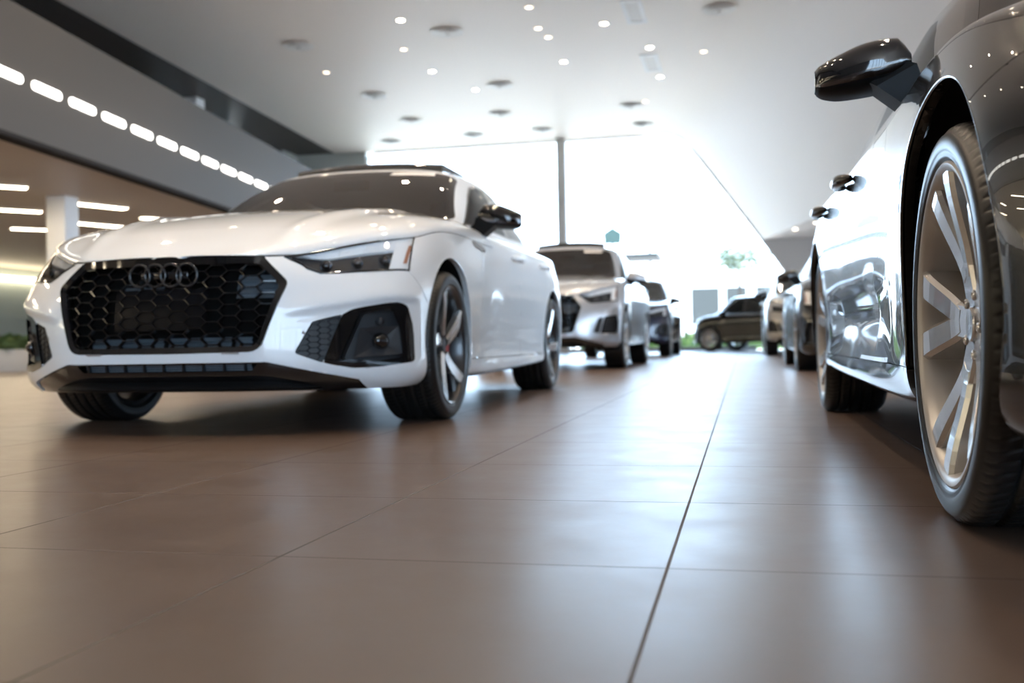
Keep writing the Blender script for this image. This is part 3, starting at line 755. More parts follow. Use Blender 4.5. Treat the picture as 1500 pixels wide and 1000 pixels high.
def fit_grille(car, b, W, fine, rings=True, trim='gloss', slats=True):
    fy = b.front_y()
    g = panel('grille', moved(W['grille'], (0, .085, 0)), M['void'], car, lip=.085, lipdir=(0, -1, 0), gap=0)
    half = b.F([(.383, .684), (.487, .583), (.396, .320)])
    out = rounded([half[0], half[1], half[2], (-half[2][0], half[2][1]), (-half[1][0], half[1][1]), (-half[0][0], half[0][1])], [.012, .02, .045, .045, .02, .012])
    def inside(p): return (p[0], min(p[1], float(b.sz(np.array(.697)))))
    inn = offset_poly([half[0], half[1], half[2], (-half[2][0], half[2][1]), (-half[1][0], half[1][1]), (-half[0][0], half[0][1])], [.027, .026, .02, .02, .026, .027])
    inr = rounded(inn, [.012, .02, .03, .03, .02, .012])
    mb = MB(); rows = [[], [], [], []]
    ctop = float(b.sz(np.array(.686)))
    def yy(x, z):
        y = fy(x, min(z, float(b.sz(np.array(.682)))))
        return y if y is not None else -.8
    A, B = [], []
    for k in range(len(out)):
        p, q, r, s = Vector(out[k]), Vector(out[(k+1) % len(out)]), Vector(inr[k]), Vector(inr[(k+1) % len(inr)])
        m = max(1, int((q-p).length/.03))
        for t in range(m):
            A.append(p.lerp(q, t/m)); B.append(r.lerp(s, t/m))
    cx_ = Vector((0, float(b.sz(np.array(.5)))))
    for a, c in zip(A, B):
        ya, yc = yy(*a)-.006, yy(*c)
        if a.y < cx_.y: a = a+Vector((0, -.0012))
        rows[0].append((a.x, ya+.02, a.y)); rows[1].append((a.x, ya+.001, a.y)); rows[2].append((c.x, yc+.006, c.y)); rows[3].append((c.x, yc+.035, c.y))
    mb.grid(np.array(rows), closed_v=True, smooth=True)
    mb.build('grille_frame', M[trim], g, sharp=.5)
    mb = MB()
    honeycomb(mb, inn, .092*b.sx, .0435*(b.sz(np.array(.6))-b.sz(np.array(.4)))/.2, .0065, .02, yy, .014)
    mb.build('honeycomb', M['bar'], g)
    mb = MB(); P = []
    x0, x1, z0, z1 = -.205*b.sx, .185*b.sx, float(b.sz(np.array(.405))), float(b.sz(np.array(.563)))
    P = [[(x, yy(x, z)+.022, z) for x in np.linspace(x0, x1, 10)] for z in np.linspace(z0, z1, 5)]
    mb.grid(np.array(P)); mb.build('radar_cover', M['mesh'], g)
    if slats:
        for xa, xb, zs_ in ((-.34, -.02, (0, 1, 2)), (.0, .26, (0, 1, 2)), (.275, .34, (0, 1, 2)), (-.20, -.03, (3, 4, 5)), (.275, .43, (3, 4, 5, 6, 7))):
            mb = MB(); xa, xb = xa*b.sx, xb*b.sx
            P = []
            for k in zs_:
                zz = float(b.sz(np.array(.338+.019*k if k < 3 else .54+.019*(k-3))))
                P += [[(xa, yy(xa, zz)+.066, zz-.015), (xb, yy(xb, zz)+.066, zz-.015)], [(xa, yy(xa, zz)+.075, zz), (xb, yy(xb, zz)+.075, zz)]]
            mb.grid(np.array(P), smooth=False); mb.build('radiator_shutter', M['slat'], g, fix=False)
    if rings:
        zc = float(b.sz(np.array(.617)))
        for k in range(4):
            xc = (-.099+.066*k); mb = MB(); R = .043
            mb.tube([(xc+R*math.cos(t), yy(xc+R*math.cos(t), zc)-.001, zc+R*math.sin(t)) for t in np.linspace(0, 2*PI, 36, endpoint=False)], .0058, 8, True)
            mb.build('emblem_ring', M['ring'], g)
        mb = MB(); mb.box((0, yy(0, zc)+.012, zc), (.20, .012, .03), bev=.004); mb.build('emblem_mount', M['gloss'], g)
    return fy

def fit_lower(car, b, W, fy):
    p = panel('lower_intake', moved(W['lower'], (0, .012, 0)), M['gloss'], car, gap=0, lip=.03, lipdir=(0, 1, 0))
    if 'slot' in W:
        s = panel('intake_slot', moved(W['slot'], (0, .06, 0)), M['void'], p, gap=0, lip=.05, lipdir=(0, -1, 0))
        mb = MB()
        for z in (.2485, .2575, .2665):
            x1 = .35; xs = np.linspace(-x1, x1, 16)
            P = [[(x, (fy(x, z) or -.9)+d, z+h) for x in xs] for d, h in ((.032, 0), (.030, .0068))]
            mb.grid(np.array(P), smooth=False)
        mb.build('slats', M['slat'], s, fix=False)
        mb = MB()
        for x in np.arange(-.33, .34, .0825): mb.box((x, (fy(x, .26) or -.9)+.024, .26), (.005, .02, .027))
        mb.build('dividers', M['gloss'], s)
    # spoiler blade under the nose
    mb = MB(); P = []
    for x in np.linspace(-.66, .66, 41)*b.sx:
        a = abs(x)/b.sx
        y = -.875+.02*(a/.4)**2+.19*max(0, (a-.35)/.3)**1.6
        z0 = float(b.sz(np.array(.170)))
        P.append([(x, y+.12, z0+.02), (x, y+.05, z0), (x, y+.004, z0+.002), (x, y-.004, z0+.010), (x, y+.004, z0+.022), (x, y+.05, z0+.05)])
    mb.grid(np.array(P)); mb.build('front_spoiler', M['satin'], car, sharp=.7)

def fit_lamps(car, b, W, fy, both_sides=(0, 1), detail=True):
    zt = pchip([.44, .455, .53, .66, .775, .843, .87], [.682, .683, .70, .737, .768, .786, .79])
    zb = pchip([.44, .455, .585, .80, .858, .87], [.681, .681, .617, .634, .637, .637])
    for side in both_sides:
        sg = -1 if side else 1
        h = panel('headlight', moved(W['lens%d' % side], (0, .05, 0)), M['plastic'], car, gap=0, lip=.052, lipdir=(0, -1, 0))
        panel('lens', W['lens%d' % side], M['lens'], h, gap=.001, lip=0)
        panel('lens_border', moved(W['lens%d' % side], (0, 0, 0)), M['gloss'], h, gap=0, lip=0) if False else None
        path = [(x, 1.) for x in (.456, .50, .54, .585, .66, .73, .80, .857)]+[(x, t) for x, t in ((.853, .6), (.846, .25), (.842, .02))]+[(x, 0.) for x in (.80, .74, .68, .62, .57, .53, .49)]
        pts = []
        for x, t in path:
            z = float(zt(x))*(1-t)+float(zb(x))*t; X, Z = x*b.sx, float(b.sz(np.array(z))); y = fy(X, Z-.001)
            if y is not None: pts.append((sg*X, y+.001, Z))
        mb = MB(); mb.tube(pts, .0042, 6, True); mb.build('lens_seal', M['gloss'], h)
        if not detail: continue
        def pt(x, t, d):
            z = float(zt(x))*(1-t)+float(zb(x))*t; Z = float(b.sz(np.array(z))); X = x*b.sx
            y = fy(X, Z)
            return (sg*X, (y if y is not None else -.4)+d, Z)
        mb = MB(); xs = np.linspace(.468, .846, 40)
        P = [[pt(x, t, d+.006*((i*40 // 40) % 8)/8*(x < .80)) for i, x in enumerate(xs)] for t, d in ((.02, .012), (.20, .020), (.36, .030), (.42, .045))]
        mb.grid(np.array(P), smooth=False); mb.build('daytime_light', M['lamp_white'], h, fix=False)
        mb = MB()
        P = [[pt(x, t, d) for x in np.linspace(.795, .852, 8)] for t, d in ((.16, .010), (.55, .014), (.95, .018))]
        mb.grid(np.array(P)); mb.build('side_reflector', M['lamp_white'], h, fix=False)
        mb = MB()
        P = [[pt(x, t, d) for x in np.linspace(.836, .846, 4)] for t, d in ((.26, .004), (.5, .006), (.80, .008))]
        mb.grid(np.array(P)); mb.build('amber_marker', M['amber'], h, fix=False)
        for x in (.585, .685, .77):
            c = Vector(pt(x, .68, .030)); mb = MB()
            mb.lathe([(.0, -.016), (.010, -.0145), (.017, -.008), (.019, 0)], 20, 'y')
            mb.xform(lambda p: p+c); mb.build('projector', M['gloss'], h)
            mb = MB(); mb.lathe([(.019, -.001), (.0225, -.003), (.024, .012)], 20, 'y'); mb.xform(lambda p: p+c); mb.build('projector_ring', M['darkchrome'], h)

def fit_fogs(car, b, W, fy, both_sides=(0, 1), detail=True):
    for side in both_sides:
        sg = -1 if side else 1
        a, f, c = W['fog%d' % side]
        p = panel('side_intake', moved(c, (0, .055, 0)), M['plastic'], car, gap=0, lip=.055, lipdir=(0, -1, 0))
        panel('intake_frame', f, M['gloss'], p, gap=-.0005, lip=.02, lipdir=(0, 1, 0))
        panel('intake_grid', moved(a, (0, .010, 0)), M['plastic'], p, gap=0, lip=.012, lipdir=(0, -1, 0))
        if not detail: continue
        mb = MB(); poly = offset_poly(b.F(b.fog[0]), .004)
        honeycomb(mb, poly, .045, .022, .004, .006, lambda x, z: (fy(x, z) or -.7), .006)
        if side: mb.xform(lambda q: Vector((-q.x, q.y, q.z)))
        mb.build('grid_relief', M['satin'], p)
        def at(x, z, d):
            X, Z = b.F([(x, z)])[0]; return Vector((sg*X, (fy(X, Z) or -.6)+d, Z))
        mb = MB(); o = at(.772, .352, .022)
        mb.lathe([(0, -.022), (.012, -.020), (.021, -.010), (.024, .002), (.03, .006), (.034, .02), (.034, .04)], 28, 'y'); mb.xform(lambda q: q+o)
        mb.build('fog_lamp', M['gloss'], p)
        mb = MB(); o = at(.775, .43, .03)
        mb.lathe([(0, -.004), (.013, -.004), (.014, .0), (.014, .02)], 20, 'y'); mb.xform(lambda q: q+o); mb.build('parking_sensor', M['plastic'], p)
        # moulded funnel round the lamp
        mb = MB(); out = [(.722, .405), (.836, .412), (.845, .30), (.70, .288)]; inn = [(.752, .37), (.792, .372), (.792, .334), (.752, .332)]
        P = [[tuple(at(x, z, .012)) for x, z in out], [tuple(at(x, z, .048)) for x, z in inn]]
        mb.grid(np.array(P), closed_v=True, smooth=False); mb.build('lamp_surround', M['plastic'], p)

MIR_D = [0, .03, .093, .174, .205, .219, .226]
MIR_T = [1.020, 1.062, 1.056, 1.026, 1.010, 1.002, .994]
MIR_B = [.968, .945, .927, .921, .924, .930, .938]
MIR_F = [.80, .785, .772, .780, .798, .815, .838]
def fit_mirror(car, x0, y0, z0, side, scale=1., cap='gloss', fine=True, sy_=1.):
    """door mirror: x0 the housing's inner end, the base data sits at z .92-1.06"""
    sg = -1 if side else 1
    T, B, F = pchip(MIR_D, MIR_T), pchip(MIR_D, MIR_B), pchip(MIR_D, MIR_F)
    ds = np.concatenate([np.linspace(0, .19, 14), .2268-(.0368)*(1-np.linspace(0, 1, 9)[1:])**2])
    n = 28; G = []
    yb = .90
    for d in ds:
        t, bt, f = float(T(d)), float(B(d)), float(F(d)); row = []
        cz = bt+(t-bt)*.42; yb_ = max(yb-.5*max(0, d-.17), f+.012)
        for k in range(n+1):
            a = PI*(k/n)                      # 0 top back, pi bottom back
            s, c = math.sin(a), math.cos(a)
            hz = (t-cz) if c > 0 else (cz-bt)
            ex = .68
            z = cz+hz*math.copysign(abs(c)**ex, c); y = yb_-(yb_-f)*abs(s)**.75
            row.append((sg*(x0+d*scale), y0+(y-.85)*scale*sy_, z0+(z-.96)*scale))
        G.append(row)
    G = np.array(G); ks = int(n*.60); kl = ks+2
    def part(nm, a, bb, m, par, sc=1.):
        mb = MB(); mb.grid(G[:, a:bb+1]); o = mb.build(nm, M[m], par); return o
    root = part('door_mirror', kl, n, 'satin', car)
    part('mirror_cap', 0, ks, cap, root)
    mb = MB(); S = G[:, ks:kl+1].copy(); mb.grid(S); mb.build('turn_signal', M['darkchrome'], root)
    mb = MB(); Bk = [tuple(G[i, 0]) for i in range(len(ds))]+[tuple(G[i, n]) for i in range(len(ds)-1, -1, -1)]
    mb.add(Bk, [tuple(range(len(Bk)))]); mb.add([tuple(p) for p in G[0]], [tuple(range(n+1))]); mb.add([tuple(p) for p in G[-1]], [tuple(range(n+1))[::-1]])
    mb.build('mirror_glass', M['gloss'], root)
    # arm to the door
    def q(x, y, z): return (sg*(x0+x*scale), y0+(y-.85)*scale*sy_, z0+(z-.96)*scale)
    mb = MB()
    rows = [[q(.10, .79, .938), q(.02, .795, .99), q(.02, .885, .99), q(.10, .875, .938)],
            [q(.085, .785, .928), q(-.01, .79, .978), q(-.01, .90, .978), q(.085, .885, .928)],
            [q(.012, .79, .872), q(-.02, .79, .945), q(-.02, .92, .945), q(.012, .90, .872)],
            [q(-.012, .80, .862), q(-.06, .80, .925), q(-.06, .93, .925), q(-.012, .91, .862)]]
    mb.grid(np.array(rows), closed_v=True, smooth=False); mb.add(rows[0], [(0, 1, 2, 3)]); mb.add(rows[-1], [(3, 2, 1, 0)])
    mb.build('mirror_arm', M['satin'], root)
    return root

def fit_handle(door, b, sx_, y, z, side, m, L=.105):
    sg = -1 if side else 1
    Y, Z = b.S([(y, z)])[0]; pts = []; r = []
    for k in range(13):
        t = -1+k/6; yy = Y+L*t; x = sx_(yy, Z) or .9
        pts.append((sg*(x+.006+.036*(1-abs(t)**3.2)), yy, Z)); r.append(.009+.0085*(1-t*t)**.5)
    mb = MB(); mb.tube(pts, r, 10)
    c = Vector((0, 0, Z)); mb.xform(lambda p: Vector((p.x, p.y, Z+(p.z-Z)*1.25)))
    return mb.build('door_handle', m, door)

def fit_interior(car, b, n_seats=2):
    """dark dashboard, seats and floor behind the glass"""
    P = b.P
    mb = MB(); rows = []
    for x in np.linspace(-.68, .68, 12):
        rows.append([tuple(P(x, y, z)) for y, z in ((.60, .98), (.72, 1.0), (.95, .99), (1.10, .965), (1.13, .90), (1.05, .55))])
    mb.grid(np.array(rows)); mb.build('dashboard', M['fabric'], car)
    for sx_ in (-.36, .36):
        mb = MB()
        for (y, z), d, tilt in (((1.62, .52), (.50, .50, .16), .08), ((1.93, .82), (.48, .14, .58), -.22), ((2.03, 1.185), (.26, .10, .17), -.12)):
            c = P(sx_, y, z); mb.box(c, (d[0], d[1], d[2]), Matrix.Rotation(tilt, 3, 'X'), bev=.045)
        mb.build('seat', M['fabric'], car)
    mb = MB()
    for (y, z), d, tilt in (((2.5, .52), (1.25, .50, .16), .08), ((2.83, .80), (1.25, .14, .50), -.3)):
        mb.box(P(0, y, z), d, Matrix.Rotation(tilt, 3, 'X'), bev=.045)
    mb.build('rear_bench', M['fabric'], car)
    mb = MB(); c = P(.36, 1.22, .93); rot = Matrix.Rotation(-.45, 3, 'X')
    mb.tube([c+rot @ Vector((.18*math.cos(t), 0, .18*math.sin(t))) for t in np.linspace(0, 2*PI, 32, endpoint=False)], .014, 8, True)
    mb.box(c, (.32, .03, .05), rot, bev=.01); mb.build('steering_wheel', M['satin'], car)
    mb = MB(); c = P(0, 1.20, 1.27); mb.box(c, (.22, .03, .06), bev=.012); mb.build('inner_mirror', M['satin'], car)
    mb = MB()
    x = .66*b.sx; y = [float(b.sy(np.array(v))) for v in (.55, 3.3)]; z = float(b.sz(np.array(.45)))
    mb.box((0, (y[0]+y[1])/2, z), (2*x, y[1]-y[0], .02)); mb.box((0, y[1], z+.2), (2*x, .02, .42)); mb.box((0, y[0], z+.22), (2*x, .02, .46))
    mb.build('cabin_floor', M['void'], car)

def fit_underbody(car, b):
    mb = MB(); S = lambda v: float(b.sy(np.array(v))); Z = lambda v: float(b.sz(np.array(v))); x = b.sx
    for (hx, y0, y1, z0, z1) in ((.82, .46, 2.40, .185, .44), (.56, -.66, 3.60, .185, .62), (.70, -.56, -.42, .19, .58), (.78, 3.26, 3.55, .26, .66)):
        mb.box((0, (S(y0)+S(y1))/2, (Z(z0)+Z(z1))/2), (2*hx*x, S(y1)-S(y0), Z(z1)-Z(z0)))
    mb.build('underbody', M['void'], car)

def make_car(label, group, loc, rz, b, paint, wheels, name='sedan', cat='car', hero=True, mirror_scale=1., handles=None, interior=True, rings=True, mirror=None, sensors=True, sticker=None, lamps=True, liners=True, brakes=True, sunroof=False, lips=False, badge=False, clips=False, cap='gloss', hgap=.0016):
    car = empty(name, loc, rz, label, cat, group)
    W = build_body(car, b, paint, hero, sticker=sticker, hgap=hgap)
    fy = fit_grille(car, b, W, hero, rings)
    fit_lower(car, b, W, fy); fit_lamps(car, b, W, fy, detail=lamps); fit_fogs(car, b, W, fy, detail=hero)
    if mirror is None: mirror = tuple(b.P(.842, .885, .965))
    for side in (0, 1): fit_mirror(car, mirror[0], mirror[1], mirror[2], side, mirror_scale, cap)
    sx_ = b.side_x()
    for side in (0, 1):
        for d, (y, z) in zip(W['door%d' % side], handles or ((1.54, .835), (2.44, .85))):
            fit_handle(d, b, sx_, y, z, side, paint)
    if interior: fit_interior(car, b)
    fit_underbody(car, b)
    y0, y1 = float(b.sy(np.array(0.))), float(b.sy(np.array(2.824)))
    R, w, rim, kind, xo, fine, spins, cal = wheels
    for side in (0, 1):
        sg = -1 if side else 1
        for i, y in enumerate((y0, y1)):
            wheel(car, sg*(xo-w/2), y, R-.003, R, w, rim, kind, fine, sg, caliper=cal, spin=spins[i], brakes=brakes, front=(i == 0))
            if lips:
                pts = []
                for t in np.linspace(-.25, PI+.25, 60):
                    yy, zz = y+b.arch[i]*math.cos(t), b.hz+b.arch[i]*math.sin(t); xx = sx_(yy+.004*math.cos(t), zz+.004*math.sin(t))
                    if xx: pts.append((sg*(xx-.003), yy, zz))
                mb = MB(); mb.tube(pts, .0048, 6); mb.build('arch_lip', paint, car)
            if liners:
                ln = arch_liner(car, .885*b.sx, y, b.hz, b.arch[i]+.012, .30, sg)
                if clips and i == 0:
                    r = b.arch[i]+.004; t = .66; cy, cz = y+r*math.cos(t), b.hz+r*math.sin(t); R_ = Matrix.Rotation(t, 3, 'X')
                    mb = MB(); mb.box((0, 0, 0), (.030, .006, .022), bev=.002); mb.lathe([(.0, -.007), (.009, -.006), (.010, .0)], 16, 'y')
                    mb.xform(lambda p: R_ @ p+Vector((sg*.872*b.sx, cy, cz))); mb.build('liner_clip', M['clip'], ln)
    if badge:
        # black trim piece on the shut line behind the front wheel
        for side in (0, 1):
            sg = -1 if side else 1; mb = MB(); rows = []
            for y, z, h in ((.50, .846, .002), (.53, .842, .013), (.70, .826, .014), (.76, .822, .010), (.77, .824, .001)):
                Y = float(b.sy(np.array(y))); Z = float(b.sz(np.array(z)))
                x0 = sx_(Y, Z-h) or .9; x1 = sx_(Y, Z+h) or x0-.005
                rows.append([(sg*(x0-.004), Y, Z-h), (sg*(x0+.003), Y, Z-h), (sg*(x1+.003), Y, Z+h), (sg*(x1-.004), Y, Z+h)])
            mb.grid(np.array(rows), closed_v=True, smooth=False); mb.build('fender_trim', M['gloss'], car)
    if sunroof:
        # glass roof panel tilted up at its rear edge
        mb = MB(); rows = []
        for x in np.linspace(-.465, .465, 15):
            e = (abs(x)/.465); dz = -.020*e**2.2
            rows.append([tuple(b.P(x, y, z+dz)) for y, z in ((1.50+.03*e, 1.40), (1.48+.03*e, 1.432), (1.51+.03*e, 1.450), (2.05, 1.462), (2.06, 1.445), (1.55, 1.405))])
        mb.grid(np.array(rows), closed_v=True); mb.add(rows[0], [tuple(range(6))]); mb.add(rows[-1], [tuple(range(6))[::-1]])
        mb.build('sunroof', M['gloss'], car, sharp=.6)
    return car, W
# ------------------------------------------------------------------ the showroom
CZ = 6.83; YB = 32.0; YF = -13.0
def structure(name, mb, m, parent=None, **k):
    o = mb.build(name, m, parent, **k)
    if parent is None: o['kind'] = 'structure'
    return o

def floor_material():
    m = bpy.data.materials.new('brown stoneware tiles'); m.use_nodes = True
    nt = m.node_tree; b = nt.nodes['Principled BSDF']; N = nt.nodes.new; L = nt.links.new
    tc = N('ShaderNodeTexCoord'); sep = N('ShaderNodeSeparateXYZ'); L(tc.outputs['Object'], sep.inputs[0])
    T = .6108; masks = []
    def math_(op, a, bb=None):
        n = N('ShaderNodeMath'); n.operation = op
        for i, v in enumerate((a, bb)):
            if v is None: continue
            if isinstance(v, (int, float)): n.inputs[i].default_value = v
            else: L(v, n.inputs[i])
        return n.outputs[0]
    cell = []
    for ax, off, w in (('X', -.114, .0022), ('Y', 1.490, .0016)):
        q = math_('DIVIDE', math_('SUBTRACT', sep.outputs[ax], off), T)
        fr = math_('FRACT', q); d = math_('MINIMUM', fr, math_('SUBTRACT', 1., fr))
        ss = N('ShaderNodeMapRange'); ss.interpolation_type = 'SMOOTHSTEP'
        L(d, ss.inputs['Value']); ss.inputs['From Min'].default_value = w/T*.55; ss.inputs['From Max'].default_value = w/T*1.35
        ss.inputs['To Min'].default_value = 1; ss.inputs['To Max'].default_value = 0
        masks.append(ss.outputs[0]); cell.append(math_('FLOOR', q))
    g = math_('MAXIMUM', masks[0], masks[1])
    cb = N('ShaderNodeCombineXYZ'); L(cell[0], cb.inputs[0]); L(cell[1], cb.inputs[1])
    wn = N('ShaderNodeTexWhiteNoise'); wn.noise_dimensions = '3D'; L(cb.outputs[0], wn.inputs['Vector'])
    n1 = N('ShaderNodeTexNoise'); n1.inputs['Scale'].default_value = 5; n1.inputs['Detail'].default_value = 6; n1.inputs['Roughness'].default_value = .65
    L(tc.outputs['Object'], n1.inputs['Vector'])
    n2 = N('ShaderNodeTexNoise'); n2.inputs['Scale'].default_value = 90; n2.inputs['Detail'].default_value = 4
    L(tc.outputs['Object'], n2.inputs['Vector'])
    v = math_('ADD', math_('MULTIPLY', n1.outputs['Fac'], .5), math_('ADD', math_('MULTIPLY', wn.outputs['Value'], .18), math_('MULTIPLY', n2.outputs['Fac'], .22)))
    cr = N('ShaderNodeValToRGB'); L(v, cr.inputs[0])
    cr.color_ramp.elements[0].position = .25; cr.color_ramp.elements[0].color = (.088, .055, .039, 1)
    cr.color_ramp.elements[1].position = .75; cr.color_ramp.elements[1].color = (.126, .082, .059, 1)
    mx = N('ShaderNodeMix'); mx.data_type = 'RGBA'; L(g, mx.inputs['Factor']); L(cr.outputs[0], mx.inputs[6]); mx.inputs[7].default_value = (.028, .021, .018, 1)
    L(mx.outputs[2], b.inputs['Base Color'])
    r = math_('ADD', .25, math_('ADD', math_('MULTIPLY', n1.outputs['Fac'], .16), math_('MULTIPLY', g, .4)))
    L(r, b.inputs['Roughness']); b.inputs['Specular IOR Level'].default_value = 1.
    bp = N('ShaderNodeBump'); bp.inputs['Strength'].default_value = .35; bp.inputs['Distance'].default_value = .0025
    h = math_('SUBTRACT', math_('ADD', math_('MULTIPLY', n2.outputs['Fac'], .10), math_('MULTIPLY', n1.outputs['Fac'], .12)), g)
    L(h, bp.inputs['Height']); L(bp.outputs[0], b.inputs['Normal'])
    return m

def fascia_pt(s, off=0.):
    """point s metres along the mezzanine edge, off metres behind its face"""
    a = .12; return (-8.535-math.sin(a)*s-math.cos(a)*off, 10+math.cos(a)*s-math.sin(a)*off)

def build_room():
    wm = mat('white plaster', (.88, .81, .75), .7); noise_bump(wm, 40, .04, .002)
    cm = mat('white ceiling', (.90, .825, .755), .55)
    gm = mat('grey fascia board', (.104, .091, .081), .7, spec=.2)
    tan = mat('tan timber soffit', (.58, .49, .405), .5, spec=.3)
    dk = mat('dark brown panelling', (.055, .042, .036), .5)
    fm = mat('grey window metal', (.30, .31, .32), .4, .3)
    pale = mat('pale green wall', (.50, .53, .50), .6)
    M['pane'] = glass('window glass', (.97, .985, .98), .7, 1.45)
    M['teal'] = glass('teal glass', (.62, .80, .80), 1., 1.5)
    # floor
    f = MB(); f.add([(-34, YF-.2, 0), (12.5, YF-.2, 0), (12.5, YB+.25, 0), (-34, YB+.25, 0)], [(0, 1, 2, 3)])
    structure('floor', f, floor_material())
    # high ceiling with its slanting right flank
    prof = [(-2.65, 6.83), (-2.35, 6.812), (-2.05, 6.735), (-1.78, 6.59), (-1.54, 6.38), (-1.27, 6.05), (-1.0, 5.69), (-.45, 4.92), (.15, 4.08), (.64, 3.38)]
    prof2 = []
    for i in range(len(prof)-1):
        for t in (0, .5): prof2.append(tuple(np.array(prof[i])*(1-t)+np.array(prof[i+1])*t))
    prof2.append(prof[-1]); sh = lambda y: .223*(YB-y)
    ys = np.linspace(YB, YF, 12); mb = MB()
    G = [[(min(x+sh(y), 14), y, z) for x, z in prof2] for y in ys]
    mb.grid(np.array(G), flip=False); structure('wall_right', mb, cm, fix=False)
    c = MB()
    L = [(-12.25-(y-16.4)*.0667, y, CZ) for y in ys]; R = [G[i][0] for i in range(len(ys))]
    c.grid(np.array([[l, r] for l, r in zip(L, R)]), smooth=False); structure('ceiling', c, cm)
    s = MB(); s.grid(np.array([[G[i][-1], (13., y, 3.38)] for i, y in enumerate(ys)]), smooth=False); structure('ceiling_soffit', s, cm)
    win = empty('window_5', (12.6, 9.5, 0)); win['kind'] = 'structure'
    g = MB(); g.add([(12.6, YF, 0), (12.6, YB, 0), (12.6, YB, 3.38), (12.6, YF, 3.38)], [(0, 1, 2, 3)]); g.build('pane', M['pane'], win).location = (-12.6, -9.5, 0)
    for y in np.arange(YF+.05, YB, 2.5):
        m_ = MB(); m_.box((12.6, y, 1.69), (.16, .10, 3.38)); m_.build('mullion', fm, win).location = (-12.6, -9.5, 0)
    # back wall right of the slanting window edge
    def edge(z):
        p = [(a, b) for a, b in prof2]; zs = [b for a, b in p][::-1]; xs = [a for a, b in p][::-1]
        return float(np.interp(z, zs, xs)) if z > 3.38 else .64+(3.38-z)*.678
    w = MB(); P = [(edge(z), z) for z in np.linspace(0, 3.38, 12)]+[(13., 3.38), (13., 0)]
    w.prism(P, YB-.05, YB+.25, lambda x, z, y: (x, y, z)); structure('wall_back_right', w, mat('grey wall', (.50, .47, .45), .7))
    w = MB(); w.box((-18.3, YB+.1, CZ/2+.6), (12.2, .3, CZ+1.2)); structure('wall_back_left', w, pale)
    w = MB(); w.box((-2, YB+.12, CZ+1.0), (24, .3, 2.0)); structure('wall_back_top', w, wm)
    # glazed back facade
    win = empty('window_1', (0, YB, 0)); win['kind'] = 'structure'
    P = [(-12.2, .08), (edge(.08), .08)]+[(edge(z), z) for z in np.linspace(.3, 6.7, 26)]+[(-3.0, 6.80), (-11.9, 6.80), (-12.2, 6.62)]
    g = MB(); g.add([(x, YB+.06, z) for x, z in P], [tuple(range(len(P)))]); g.build('pane', M['pane'], win).location = (0, -YB, 0)
    fr = MB(); n = len(P); inn = offset_poly(P, .05)
    for y0, y1 in ((YB, YB+.12),):
        rows = [[(x, y0, z) for x, z in P], [(x, y0, z) for x, z in inn], [(x, y1, z) for x, z in inn], [(x, y1, z) for x, z in P]]
        fr.grid(np.array(rows), closed_u=True, closed_v=True, smooth=False)
    fr.build('frame', mat('light window frame', (.62, .60, .57), .5), win).location = (0, -YB, 0)
    for x in (-5.56,):
        m_ = MB(); m_.box((x, YB-.08, CZ/2), (.29, .3, CZ-.02), bev=.02); m_.build('mullion', mat('pale grey steel', (.60, .60, .58), .5), win).location = (0, -YB, 0)
    t = MB(); t.box((-5.9, YB+.02, .06), (12.6, .3, .12)); t.build('sill', fm, win).location = (0, -YB, 0)
    # facade behind the photographer
    win = empty('window_2', (7.8, YF, 0)); win['kind'] = 'structure'
    g = MB(); g.add([(1.4, YF, 0), (12.6, YF, 0), (12.6, YF, CZ), (1.4, YF, CZ)], [(0, 1, 2, 3)]); g.build('pane', M['pane'], win).location = (-7.8, -YF, 0)
    for x in np.arange(1.4, 12.7, 1.6):
        m_ = MB(); m_.box((x, YF, CZ/2), (.14, .16, CZ)); m_.build('mullion', fm, win).location = (-7.8, -YF, 0)
    m_ = MB(); m_.box((7., YF, 2.7), (11.2, .14, .09)); m_.build('transom', fm, win).location = (-7.8, -YF, 0)
    w = MB(); w.box((-16.4, YF-.1, CZ/2+.6), (35.6, .3, CZ+1.2)); structure('wall_front', w, mat('warm grey wall', (.22, .19, .165), .6))
    # mezzanine on the left: parapet with a row of slots, timber soffit, wall of the upper floor
    s0, s1 = -24., 22.2
    mb = MB()
    a, b_ = fascia_pt(s0), fascia_pt(s1); a2, b2 = fascia_pt(s0, .3), fascia_pt(s1, .3)
    mb.add([(*a, 3.0), (*b_, 3.0), (*b_, 4.62), (*a, 4.62), (*a2, 3.0), (*b2, 3.0), (*b2, 4.62), (*a2, 4.62)], [(0, 1, 2, 3), (4, 7, 6, 5), (3, 2, 6, 7), (0, 4, 5, 1), (1, 5, 6, 2), (0, 3, 7, 4)])
    structure('wall_mezzanine', mb, gm)
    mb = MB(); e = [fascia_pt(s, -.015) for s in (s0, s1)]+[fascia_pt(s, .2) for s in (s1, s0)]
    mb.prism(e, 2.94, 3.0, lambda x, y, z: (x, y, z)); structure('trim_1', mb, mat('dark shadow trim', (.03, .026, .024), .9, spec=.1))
    mb = MB(); mb.add([(*fascia_pt(s0, .05), 2.99), (*fascia_pt(s1, .05), 2.99), (-34, YB, 2.99), (-34, YF, 2.99)], [(0, 1, 2, 3)]); structure('ceiling_mezzanine', mb, tan)
    mb = MB(); mb.add([(*fascia_pt(s0, .1), 3.3), (*fascia_pt(s1, .1), 3.3), (-34, YB, 3.3), (-34, YF, 3.3)], [(0, 1, 2, 3)]); structure('floor_mezzanine', mb, dk)
    mb = MB(); mb.add([(-10, YF, CZ+.02), (-10, 16, CZ+.02), (-10, YB+.2, CZ+.02), (-34, YB, CZ+.02), (-34, YF, CZ+.02)], [(0, 1, 2, 3, 4)]); structure('ceiling_upper', mb, dk)
    mb = MB(); mb.box((-15.2, 5, 5.05), (.2, 36, 3.6)); structure('wall_upper_left', mb, dk)
